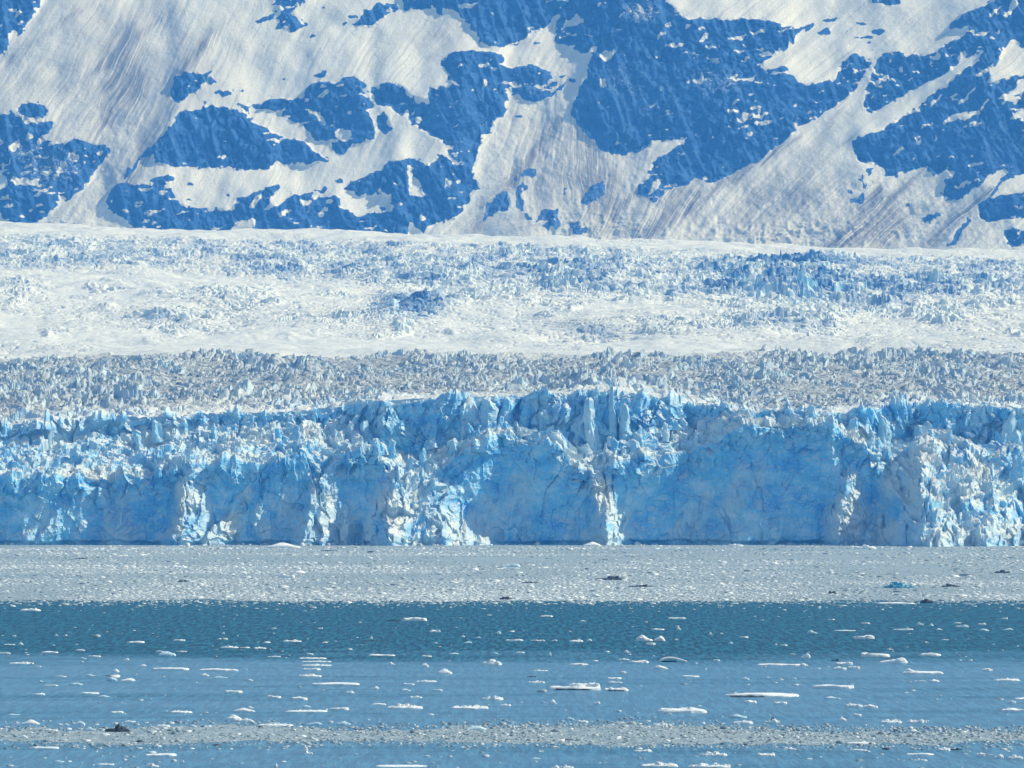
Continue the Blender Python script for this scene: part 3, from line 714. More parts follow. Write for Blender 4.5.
    dirt = np.clip(0.35 * (K == 3) + 0.35 * lit * sstep(-0.1, 0.4, fbm(X / 12, Z / 12, 3, 244)) + 0.35 * (K == 1) * sstep(0.0, 0.4, fbm(X / 40, S / 40, 3, 241)), 0, 1)
    V = np.stack([X2, Y2, Z2], -1).reshape(-1, 3)
    attrs = {'fresh': ('FLOAT', fresh.ravel()), 'dirt': ('FLOAT', dirt.ravel())}
    foot = Y2[12] + 2
    nr, nc = Y.shape
    q = grid_faces(nr, nc)
    kk = K[:-1, :-1].ravel()
    sub_mesh('ice_cliff', V, q[kk == 0], False, M_GL, attrs, glacier)
    sub_mesh('rubble_ledge', V, q[kk == 1], False, M_GL, attrs, glacier)
    sub_mesh('upper_ice_wall', V, q[kk >= 2], False, M_GL, attrs, glacier)
    return px, yf, lean, t1, ledge, b2, t2, P3[:, 0], np.interp(px, T2X, T2Y), foot
CL = build_cliff()
build_top()

def serac_mesh(rng, w, h, d):
    """leaning ice tower: irregular polygon section, chipped faces, broken top"""
    ns, nl = 26, 20
    k = rng.choice([4, 5, 6]); sd_ = rng.randint(0, 9999)
    corner = np.sort(np.array([rng.uniform(-0.35, 0.35) + 2 * math.pi * i / k for i in range(k)]))
    cr = np.array([rng.uniform(0.75, 1.2) for _ in range(k)])
    a = np.arange(ns) / ns * 2 * math.pi
    kx = np.append(corner, corner[0] + 2 * math.pi); kp = np.stack([np.cos(kx), np.sin(kx)], -1) * np.append(cr, cr[0])[:, None]
    aa = np.where(a < corner[0], a + 2 * math.pi, a)
    cx = np.interp(aa, kx, kp[:, 0]); cy = np.interp(aa, kx, kp[:, 1])
    lx, ly = rng.uniform(-0.3, 0.3) * w, rng.uniform(-0.2, 0.2) * d
    tp = rng.uniform(0.45, 0.9); tilt = rng.uniform(-0.3, 0.3)
    V = []
    for l in range(nl + 1):
        t = l / nl
        s = (1.25 - (1.25 - tp) * t) * (1 if l < nl else 0.55)
        wob = 0.16 * fbm(a * 0 + t * 3 + sd_, a * 0 + 1.3, 2, sd_)
        ch = 1 + 0.42 * (chips(a / 6.28 * 7 + sd_, np.full(ns, t * h / w * 1.5), sd_, 0.8) - 0.5) + 0.22 * fbm(np.cos(a) * 3 + sd_, np.sin(a) * 3 + t * 6, 3, sd_)
        V.append(np.stack([cx * s * ch * w / 2 + lx * t + wob * w, cy * s * ch * d / 2 + ly * t, t * h + (cx * tilt * w * t if t > 0.5 else 0) + h * 0.05 * t * fbm(a * 2 + sd_, a * 0, 2, sd_)], -1))
    V = np.concatenate(V + [np.array([[lx, ly, h * 1.01]])])
    Fc = []
    for l in range(nl):
        for i in range(ns):
            p_ = l * ns + i; q_ = l * ns + (i + 1) % ns
            Fc.append((p_, q_, q_ + ns)); Fc.append((p_, q_ + ns, p_ + ns))
    c = len(V) - 1
    for i in range(ns): Fc.append((nl * ns + i, nl * ns + (i + 1) % ns, c))
    return V, np.array(Fc)

def build_seracs():
    rng = random.Random(5)
    px, yf, lean, t1, ledge, b2, t2 = CL[:7]
    spots = []
    for x, top, wpx in [(368, 404, 12), (384, 401, 11), (398, 400, 10), (411, 402, 10), (425, 405, 12), (446, 404, 14), (470, 402, 16), (488, 398, 14), (506, 400, 14), (524, 402, 13), (541, 398, 13), (560, 396, 18), (588, 398, 16), (612, 388, 8), (628, 398, 12), (646, 402, 14), (668, 405, 14), (690, 408, 14), (840, 418, 14), (862, 420, 12), (884, 408, 12), (903, 408, 14), (926, 407, 14), (948, 408, 12), (966, 406, 10), (984, 408, 14), (1004, 410, 12), (1020, 408, 12)]:
        i = int(np.argmin(np.abs(px - x))); Y = yf[i] + lean[i] * t1[i] + ledge[i] + 1
        zb = b2[i] - 2; zt = z_at(top, Y)
        spots.append((x + rng.uniform(-4, 4), Y + rng.uniform(-5, 3), zb, zt + rng.uniform(-6, 2), wpx * rng.uniform(0.9, 1.7))) if rng.random() < 0.42 or x == 612 else None
    for k in range(70):
        x = rng.uniform(-20, 1045); i = int(np.argmin(np.abs(px - x)))
        f = rng.uniform(0.15, 0.95); Y = yf[i] + lean[i] * t1[i] + ledge[i] * f
        zb = t1[i] + (b2[i] - t1[i]) * f - 3; h = rng.uniform(7, 17)
        spots.append((x, Y, zb, zb + h, rng.uniform(6, 13)))
    for (x, Y, zb, zt, wpx) in spots[:95]:
        w = wpx / F * Y
        V, Fc = serac_mesh(rng, w, zt - zb, w * rng.uniform(0.8, 1.2))
        V = V + np.array([(x - 512) / F * Y, Y, zb])
        n = len(V); fr = np.full(n, rng.uniform(0.6, 1.0))
        link('serac', make_mesh('serac', V, Fc, False, [M_GL], {'fresh': ('FLOAT', fr), 'dirt': ('FLOAT', np.full(n, 0.1))}), glacier)
build_seracs()

# ------------------------------------------------------------------ sea
def plane(name, x0, x1, y0, y1, z, mat):
    V = np.array([(x0, y0, z), (x1, y0, z), (x1, y1, z), (x0, y1, z)], float)
    return link(name, make_mesh(name, V, np.array([[0, 1, 2, 3]]), False, [mat]))
tag(plane('water', -4000, 4000, -900, 3060, 0.0, M_WA), 'open blue fjord water, ruffled dark farther out and calm pale nearer', 'water', kind='structure')

# slush under the far brash, ragged near edge
def slush(name, x0, x1, nx, near, far, z, label):
    xs = np.linspace(x0, x1, nx)
    ny = 6
    V = []
    for j in range(ny):
        t = j / (ny - 1)
        a = near(xs); b = far(xs)
        V.append(np.stack([xs, a + (b - a) * t, np.full(nx, z)], -1))
    V = np.array(V).reshape(-1, 3)
    return tag(link(name, make_mesh(name, V, grid_faces(ny, nx), False, [M_SL])), label, 'slush', kind='stuff')
EDGE = lambda x: 1262 + 26 * fbm(x / 60, x * 0, 4, 300) + 12 * fbm(x / 7, x * 0, 3, 301)
slush('slush', -520, 520, 1400, EDGE, lambda x: x * 0 + 3030.0, 0.012, 'grey slush sheet frozen between the brash in front of the ice cliff')
N_NEAR = lambda x: 499 + 12 * fbm(x / 16, x * 0, 4, 302); N_FAR = lambda x: 545 + 20 * fbm(x / 20, x * 0, 5, 303)
slush('slush', -120, 120, 900, lambda x: N_NEAR(x) + 5 + 5 * fbm(x / 2.5, x * 0, 4, 304), lambda x: N_FAR(x) - 6 + 8 * fbm(x / 3, x * 0, 4, 305), 0.012, 'narrow grey slush strip crossing the near blue water')

def chunks(X, Y, W, H, D, grey, rot, name, label):
    """many small angular pieces of ice as one mesh (uncountable brash)"""
    n = len(X); ns = 5
    rng = np.random.default_rng(7)
    ang = (np.arange(ns) / ns * 2 * math.pi)[None, :] + rng.uniform(-0.4, 0.4, (n, ns))
    r = rng.uniform(0.65, 1.1, (n, ns))
    lvl = [(-0.15, 1.05), (0.55, 1.0), (1.0, 0.55)]
    V = np.zeros((n, 3, ns, 3))
    tx = rng.uniform(-0.5, 0.5, n); ty = rng.uniform(-0.5, 0.5, n)
    for l, (z, s) in enumerate(lvl):
        cx = np.cos(ang) * r * s; cy = np.sin(ang) * r * s
        V[:, l, :, 0] = X[:, None] + (cx * np.cos(rot)[:, None]) * W[:, None] / 2 - cy * np.sin(rot)[:, None] * D[:, None] / 2
        V[:, l, :, 1] = Y[:, None] + (cx * np.sin(rot)[:, None]) * W[:, None] / 2 + cy * np.cos(rot)[:, None] * D[:, None] / 2
        V[:, l, :, 2] = H[:, None] * (z + (tx[:, None] * cx + ty[:, None] * cy) * (0.6 if l else 0) * 0.6)
    Fc = []
    b = np.arange(n) * 3 * ns
    for l in range(2):
        for i in range(ns):
            a = l * ns + i; c = l * ns + (i + 1) % ns
            Fc.append(np.stack([b + a, b + c, b + c + ns, b + a + ns], 1))
    t = 2 * ns
    Fc.append(np.stack([b + t, b + t + 1, b + t + 2, b + t + 3], 1)); Fc.append(np.stack([b + t, b + t + 3, b + t + 4, b + t], 1))
    q = np.concatenate(Fc[:-1]); tri = Fc[-1][:, :3]
    # quads only plus a separate triangle set turned into degenerate-free quads by splitting the cap centre
    me = bpy.data.meshes.new(name)
    VV = V.reshape(-1, 3)
    me.vertices.add(len(VV)); me.vertices.foreach_set('co', VV.astype(np.float32).ravel())
    loops = np.concatenate([q.ravel(), tri.ravel()]).astype(np.int32)
    me.loops.add(len(loops)); me.loops.foreach_set('vertex_index', loops)
    me.polygons.add(len(q) + len(tri))
    ls = np.concatenate([np.arange(len(q)) * 4, len(q) * 4 + np.arange(len(tri)) * 3]).astype(np.int32)
    me.polygons.foreach_set('loop_start', ls)
    me.polygons.foreach_set('loop_total', np.concatenate([np.full(len(q), 4), np.full(len(tri), 3)]).astype(np.int32))
    me.materials.append(M_BR); me.update(calc_edges=True)
    a = me.attributes.new('grey', 'FLOAT', 'POINT'); a.data.foreach_set('value', np.repeat(grey, 3 * ns).astype(np.float32))
    return tag(link(name, me), label, 'brash ice', kind='stuff')

def far_brash():
    rng = np.random.default_rng(3)
    n = 85000
    # density even per picture row
    row = rng.uniform(545.6, 603.5, n); Y = 30.0 / -np.tan(PITCH + np.arctan((384 - row) / F))
    px = rng.uniform(-70, 1094, n); X = (px - 512) / F * Y
    keep = (Y > EDGE(X) - 4) | (rng.random(n) < 0.10)
    den = fbm(X / 60, Y / 260, 4, 310); lane = fbm(X / 240, Y / 120, 4, 311)
    keep &= rng.random(n) < 0.72 + 0.8 * den + 1.0 * lane
    X, Y, den, lane = X[keep], Y[keep], den[keep], lane[keep]; n = len(X)
    W = 0.5 * np.exp(rng.normal(0.2, 0.5, n)) * (0.35 + Y / 2200); W = np.minimum(W, 5)
    W *= 1.25; H = W * rng.uniform(0.05, 0.17, n); D = W * rng.uniform(0.8, 1.6, n)
    g = np.clip(rng.normal(0.58, 0.15, n) + 0.30 * den + 0.55 * lane, 0.08, 0.9)
    clump = fbm(X / 22, Y / 90, 3, 312)
    big = rng.random(n) < 0.05 + 0.5 * np.clip(clump - 0.25, 0, 1); g[big] = rng.uniform(0.8, 1.0, big.sum()); W[big] *= 1.3; H[big] *= 1.5
    dk = rng.random(n) < 0.012; g[dk] = rng.uniform(0.0, 0.2, dk.sum())
    m = 1100                                            # blocks fallen off the cliff lie along its foot
    xf = rng.uniform(-470, 470, m); pf = 512 + F * xf / 3000
    yf_ = np.interp(pf, CL[0], CL[9]) - 2 - 22 * rng.random(m) ** 2; wf = np.minimum(1.2 * np.exp(rng.normal(0.3, 0.55, m)), 8)
    kf = rng.random(m) < np.clip(0.35 + 1.2 * fbm(xf / 40, xf * 0, 3, 313), 0.03, 1)
    xf, yf_, wf = xf[kf], yf_[kf], wf[kf]; m = len(xf)
    X = np.append(X, xf); Y = np.append(Y, yf_); W = np.append(W, wf); H = np.append(H, wf * rng.uniform(0.25, 0.5, m)); D = np.append(D, wf); g = np.append(g, rng.uniform(0.6, 1.0, m)); n = len(X)
    chunks(X, Y, W, H, D, g, rng.uniform(-0.5, 0.5, n), 'brash_ice', 'broad grey field of brash ice packed against the foot of the ice cliff')
def near_brash():
    rng = np.random.default_rng(4)
    n = 30000
    X = rng.uniform(-92, 92, n); lo = N_NEAR(X); hi = N_FAR(X)
    Y = lo - 14 + (hi - lo + 30) * rng.random(n)
    px = 512 + F * X / Y
    inside = np.minimum(sstep(-14, 8, Y - lo), sstep(-16, 8, hi - Y))
    right = np.interp(px, [-50, 0, 100, 350, 500, 1100], [0.45, 0.5, 0.6, 0.75, 1, 1])
    lanes = 0.70 + 1.1 * fbm(X / 9, Y / 6, 4, 320)
    keep = rng.random(n) < inside * right * lanes
    X, Y = X[keep], Y[keep]; n = len(X)
    W = 0.28 * np.exp(rng.normal(0.0, 0.5, n)); W = np.minimum(W, 1.3)
    W *= 1.1; H = W * rng.uniform(0.08, 0.30, n); D = W * rng.uniform(0.7, 1.6, n)
    g = np.clip(rng.normal(0.50, 0.16, n), 0.05, 0.9)
    big = rng.random(n) < 0.08; g[big] = rng.uniform(0.8, 1.0, big.sum())
    dk = rng.random(n) < 0.06; g[dk] = rng.uniform(0.0, 0.2, dk.sum())
    chunks(X, Y, W, H, D, g, rng.uniform(-0.6, 0.6, n), 'brash_ice', 'thin band of small brash ice drifting across the near water')
def bits():
    """countless crumbs scattered over the open water"""
    rng = np.random.default_rng(9)
    n = 5200
    row = rng.uniform(604, 770, n); row[:2400] = 600.5 + rng.exponential(2.6, 2400); px = rng.uniform(-60, 1084, n)
    Y = 30.0 / -np.tan(PITCH + np.arctan((384 - row) / F)); X = (px - 512) / F * Y
    d = (np.arange(n) < 2400) * 0.45 + 0.16 + 0.8 * fbm(px / 130, row / 6, 3, 330) + 2.0 * np.exp(-(row - 603) / 2.5) + 0.5 * sstep(728, 745, row) * sstep(-0.1, 0.3, fbm(px / 90, row / 3, 3, 331))
    keep = rng.random(n) < d
    X, Y = X[keep], Y[keep]; n = len(X)
    W = 0.30 * np.exp(rng.normal(0.1, 0.5, n)) * (0.6 + Y / 1000)
    W *= 1.2; H = W * rng.uniform(0.06, 0.20, n); D = W * rng.uniform(0.7, 1.5, n)
    g = np.clip(rng.normal(0.70, 0.15, n), 0.4, 1)
    chunks(X, Y, W, H, D, g, rng.uniform(-0.4, 0.4, n), 'brash_ice', 'loose crumbs of ice sprinkled over the open water')
far_brash(); near_brash(); bits()

# ------------------------------------------------------------------ floes
# x0, x1 (picture columns), waterline row, height in rows, kind
FLOES = [
 (21,40,611,4,'lumpy'),(13,17,636.5,1.5,'flat'),(5,16,645,2,'lumpy'),(19,24,645,3,'round'),(0,11,654,2,'flat'),(42,58,653,2,'flat'),(9,34,664,3,'lumpy'),(36,42,667,1.5,'flat'),
 (55,59,636,2,'round'),(64,68,636,2,'round'),(127,144,643,2,'flat'),(174,185,641,2,'flat'),(76,85,651,2,'flat'),(80,87,659,2,'pale'),(89,101,657,2,'flat'),(124,130,660,2,'round'),
 (140,147,666,2,'round'),(157,176,656,5,'pale'),(156,164,652,1.5,'flat'),(176,187,652,1.5,'flat'),(151,188,670,2.5,'flat'),(112,120,672,3,'round'),(106,112,676,2,'dark'),(107,118,681,4,'pale'),
 (120,136,681,3,'round'),(86,96,676,2,'pale'),(55,67,677,1.5,'flat'),(39,45,682,2,'pale'),(44,58,686,1.5,'flat'),(70,83,685,2.5,'pale'),(34,45,695,2,'flat'),(82,99,694,2.2,'flat'),
 (98,110,697,2,'pale'),(111,124,713,2,'flat'),(8,20,715,1.5,'pale'),(170,193,713,4,'lumpy'),(16,20,724,2,'round'),(22,40,725,5,'round'),(58,64,725,2,'round'),(65,70,725,2,'round'),
 (74,86,725,4,'pale'),(85,97,731,4,'pale'),(106,130,732,9,'dark'),(125,136,722,1.5,'flat'),(157,170,727,4,'lumpy'),(151,153,727,2,'round'),(190,197,727,2.5,'pale'),(45,58,732,3,'flat'),
 (220,239,648,2.5,'lumpy'),(240,250,648,1.2,'flat'),(254,266,649,3,'lumpy'),(282,301,642,3,'lumpy'),(322,328,643,1.5,'flat'),(318,323,629,1.5,'flat'),(222,225,634,2,'round'),(223,225,627,1.5,'round'),
 (369,373,639,2.5,'round'),(364,385,641,1.5,'dark'),(368,395,656,2,'flat'),(267,281,657,2,'lumpy'),(389,395,665,3,'round'),(307,314,655,2,'flat'),(298,326,659,2.5,'lumpy'),(302,330,662,2,'lumpy'),
 (303,332,666,2.5,'lumpy'),(303,320,670,2,'flat'),(298,321,677,4,'lumpy'),(200,239,671,2.5,'flat'),(200,209,676,3,'lumpy'),(213,228,678,2,'pale'),(246,253,681,2,'flat'),(312,360,685,2.5,'flat'),
 (372,379,689,3,'round'),(223,244,693,2.5,'flat'),(346,354,693,3,'lumpy'),(268,281,698,2.5,'flat'),(291,308,700,3,'flat'),(302,311,707,2,'pale'),(234,255,712,4,'round'),(248,254,708,2,'round'),
 (286,328,712,3,'lumpy'),(329,349,710,2.5,'flat'),(225,243,721,6,'round'),(241,254,722,4,'round'),(260,292,726,3.5,'lumpy'),(307,323,725,3,'pale'),(336,351,725,4,'pale'),(202,212,727,1.5,'flat'),
 (387,401,621,2.5,'dark'),(402,427,621,3.5,'flat'),(430,441,632,3,'lumpy'),(495,501,634,3,'pale'),(540,553,617,2,'flat'),(580,586,622,2,'flat'),(461,465,637,2,'round'),(475,481,638,1.5,'pale'),
 (463,472,643,2,'pale'),(506,524,641,2,'flat'),(531,545,641,2,'lumpy'),(552,557,641,1.5,'flat'),(569,583,642,4,'lumpy'),(587,592,641,2.5,'round'),(449,459,654,1.5,'pale'),(492,498,654,2,'pale'),
 (515,525,653,1.5,'flat'),(549,551.5,656,4,'round'),(422,432,657,2,'flat'),(482,502,665,6,'lumpy'),(420,429,667,4,'round'),(437,452,674,5,'round'),(570,588,665,2,'flat'),(531,548,671,2,'lumpy'),
 (527,537,677,2,'dark'),(528,544,683,3,'lumpy'),(416,437,682,2.5,'lumpy'),(403,415,685,2,'flat'),(400,411,691,2.5,'pale'),(433,443,691,2,'flat'),(546,600,690,8,'lumpy'),(410,422,698,3,'lumpy'),
 (482,503,700,5,'lumpy'),(500,511,706,3,'lumpy'),(387,423,709,6,'lumpy'),(371,386,705,2,'flat'),(451,488,709,5,'lumpy'),(549,556,704,5,'round'),(541,546,703,2,'pale'),(593,600,704,3,'round'),
 (565,574,720,3,'pale'),(577,588,723,5,'lumpy'),(465,487,730,4,'pale'),(428,434,715,1.5,'flat'),
 (668,686,619,2,'flat'),(635,652,641,6,'round'),(654,665,641,5,'round'),(646,655,645,2.5,'flat'),(676,681,630,3,'round'),(652,664,630,1.5,'flat'),(708,712,635,3,'round'),(720,723,634,1.5,'round'),
 (740,748,638,2,'flat'),(674,678,640,1.5,'round'),(728,733,644,2.5,'pale'),(780,787,646,2,'flat'),(774,777,645,2,'round'),(623,629,653,3,'round'),(618,629,660,1.5,'flat'),(628,648,663,2.5,'flat'),
 (659,687,662,6,'arched'),(713,720,661,2,'flat'),(653,668,669,4,'round'),(758,806,666,2.5,'flat'),(681,699,677,2,'flat'),(618,626,673,2,'flat'),(607,622,679,2,'flat'),(608,622,683,2.5,'lumpy'),
 (604,628,691,6,'lumpy'),(741,749,680,3,'pale'),(779,783,680,2,'round'),(790,796,679,2,'pale'),(725,802,697,4,'edged'),(744,756,703,2.5,'flat'),(774,786,704,2.5,'flat'),(657,707,713,5,'flat'),
 (730,746,718,4,'pale'),(733,753,724,3,'flat'),(764,780,723,5,'topped'),(653,666,727,6,'lumpy'),(614,624,723,1.5,'flat'),
 (828,834,620,1.5,'flat'),(861,870,624,2,'flat'),(807,817,634,4,'pale'),(835,855,631,2,'lumpy'),(893,914,630,1.5,'flat'),(916,923,625,3,'lumpy'),(929,933,626,2.5,'round'),(936,942,630,2,'round'),
 (956,968,627,3,'lumpy'),(978,986,625,2,'flat'),(1001,1007,619,1.5,'flat'),(978,989,631,2.5,'pale'),(1003,1013,630,2,'pale'),(853,875,639,3.5,'flat'),(941,948,640,1.5,'lumpy'),(924,928,643,2,'round'),
 (801,810,658,5,'round'),(831,839,661,3,'dark'),(835,852,665,3,'flat'),(860,889,657,4,'flat'),(879,908,663,7,'peaked'),(919,941,656,3,'flat'),(799,807,666,3,'round'),(833,846,670,3,'flat'),
 (847,860,669,3,'flat'),(905,914,671,2.5,'round'),(905,943,674,3,'flat'),(981,992,671,2.5,'flat'),(993,1020,681,4,'lumpy'),(914,926,682,2,'flat'),(929,939,682,3,'round'),(814,855,688.5,3.5,'flat'),
 (824,840,699,2.5,'pale'),(844,862,707,5,'lumpy'),(863,878,708,3,'flat'),(1007,1015,703,2.5,'flat'),(1013,1030,700,2.5,'flat'),(1001,1030,712,3.5,'flat'),(853,861,716,2.5,'flat'),(837,846,721,4,'round'),
 (880,902,723,5,'lumpy'),(906,926,723,5,'lumpy'),(958,961,661,2,'round'),(968,972,661,2,'round'),(878,914,604,2,'flat'),(920,935,603,5,'dark'),
 (20,29,738,3,'round'),(30,58,749,2.5,'flat'),(145,176,756,2.5,'flat'),(146,159,767,4,'lumpy'),(98,115,765,2.5,'lumpy'),(54,65,762,2,'pale'),(182,185,762,2,'round'),(303,311,754,10,'upended'),
 (376,425,767,2.5,'lumpy'),(275,278,767,4,'round'),(423,430,757,2,'flat'),(634,652,752,4,'lumpy'),(640,678,767,6,'lumpy'),(690,730,768,6,'lumpy'),(700,726,756,5,'lumpy'),(756,775,756,5,'lumpy'),
 (787,796,750,2.5,'round'),(847,875,744,2,'flat'),(850,866,751,2,'flat'),(936,949,751,5,'lumpy'),(950,962,750,3,'dark'),(906,932,755,2,'flat'),(914,926,761,3,'lumpy'),(976,985,756,3,'flat'),
 (993,1003,758,4,'round'),(1008,1022,759,5,'lumpy'),(530,540,759,2,'pale'),(551,559,769,4,'round'),(560,574,768.5,4,'lumpy'),
 (75,88,559,2.4,'dark'),(176,191,582,3,'dark'),(321,338,551,2,'dark'),(500,512,599.5,5,'dark'),(522,540,583,2.5,'dark'),(595,627,580,5,'dark'),(627,655,587,3,'dark'),(602,608,560,2,'dark'),
 (828,836,594,5,'dark'),(941,960,587,4,'dark'),(883,915,588,8,'blue'),(265,300,548,5,'round'),(583,601,546,4,'round'),(728,743,546.5,4,'lumpy'),(970,976,580,4,'round'),(277,295,578,4,'flat'),
 (265,275,590,3,'flat'),(717,727,586,3.5,'round'),(855,875,549,5,'lumpy'),(175,187,568,4,'lumpy'),(995,1010,573,4,'dark'),(500,520,567,4,'pale'),
]
# floes with a label of their own: first word(s) of the full label, short name used by their neighbours' labels
NAMED = {
 (21,611): ('lumpy white floe alone in the dark water just below the brash edge, far left', 'the lumpy far-left floe'),
 (151,670): ('long thin white floe where dark water turns pale, above the dark sediment piece', 'the long left strip'),
 (106,732): ('dirty dark grey ice pile like a small rock just above the near brash band', 'the rock-like dark pile'),
 (298,677): ('jagged white floe just below the stack of thin stepped floes', 'the stepped stack'),
 (402,621): ('longest white floe near the brash edge, with a dark-tipped piece touching its left', 'the dark-tipped pair'),
 (482,665): ('pale floe with two upturned ends on the line where dark water meets light', 'the two-horned floe'),
 (546,690): ('long floe carrying a row of rounded dirty ice boulders', 'the boulder-laden floe'),
 (604,691): ('white ice heap with dark underside right of the boulder-laden floe', 'the heap with dark base'),
 (387,709): ('bright crumbly white floe with a thin tail reaching left', 'the crumbly tailed floe'),
 (635,641): ('rounded double-humped pale floe, left of its smaller twin', 'the double-humped floe'),
 (659,662): ('arched pale floe bowed over a hollow with a dark shadow inside', 'the arched floe'),
 (657,713): ('thick smooth white slab with rounded ends, brightest on the light water', 'the thick smooth slab'),
 (725,697): ('very long thin floe with a dark grey underside along its left half', 'the dark-edged long floe'),
 (764,723): ('small white floe with a black lump on top beside the near brash band', 'the black-topped floe'),
 (879,663): ('wedge-shaped white floe rising to a peak at its right end', 'the wedge-shaped floe'),
 (814,688): ('long bright white slab below the pair of small twin floes at right', 'the long right slab'),
 (905,674): ('long straight white floe below and right of the wedge-shaped floe', 'the straight right floe'),
 (844,707): ('lumpy pale floe trailing a thin piece to its right', 'the trailing pale floe'),
 (883,588): ('teal blue ice fragment half sunk in the grey brash field', 'the teal fragment'),
 (595,580): ('widest dark knotted pile of dirty ice amid the grey brash field', 'the dark knotted pile'),
 (500,599): ('dark brown lump of dirty ice on the brash field\'s near edge', 'the brown edge lump'),
 (176,582): ('short black streak of dirty ice on the left of the brash field', 'the black streak'),
 (265,548): ('broad low white mound against the foot of the ice cliff, left of centre', 'the cliff-foot mound'),
 (303,754): ('tall upended ice shard leaning at the lower edge of the near brash band', 'the upended shard'),
 (640,767): ('dirty-white crumbly floe cut by the bottom edge, left of its longer neighbour', 'the bottom crumbly floe'),
 (1008,759): ('lumpy white floe with a raised tip in the bottom right corner', 'the bottom-right floe'),
 (225,721): ('largest round-backed pale floe just above the near brash band at left', 'the round-backed floe'),
}
def piece(rng, w, d, h, n, top, draft=0.12, taper=0.9, jag=0.0):
    """floating piece: ring outline, rounded rim, uneven top; returns verts, faces"""
    ang = np.arange(n) / n * 2 * math.pi
    seed = rng.randint(0, 9999)
    rr = 1 + 0.22 * fbm(np.cos(ang) * 1.7 + seed, np.sin(ang) * 1.7, 3, seed)
    ex = 2.0 / 2.7
    cx = np.sign(np.cos(ang)) * np.abs(np.cos(ang)) ** ex * rr; cy = np.sign(np.sin(ang)) * np.abs(np.sin(ang)) ** ex * rr
    rings = [(1.0, -draft), (1.0, 0.02), (0.985, 0.55), (taper, 0.95), (0.62, 1.0), (0.30, 1.0)]
    V = []
    for k, (s, z) in enumerate(rings):
        x = cx * s * w / 2; y = cy * s * d / 2
        zz = np.full(n, z * h)
        if k >= 2: zz = zz * top(cx * s, cy * s) * (1 + jag * (np.array([rng.random() for _ in range(n)]) - 0.5))
        if k == 0: zz = np.full(n, -draft)
        V += list(zip(x, y, zz))
    V.append((0, 0, h * float(top(np.array([0.0]), np.array([0.0]))[0])))
    Fc = []
    for l in range(len(rings) - 1):
        for i in range(n):
            a = l * n + i; b = l * n + (i + 1) % n
            Fc.append((a, b, b + n)); Fc.append((a, b + n, a + n))
    c = len(V) - 1; l = (len(rings) - 1) * n
    for i in range(n): Fc.append((l + i, l + (i + 1) % n, c))
    return np.array(V, float), np.array(Fc)

def join(parts):
    V = []; Fc = []; o = 0
    for v, f in parts:
        V.append(v); Fc.append(f + o); o += len(v)
    return np.concatenate(V), np.concatenate(Fc)

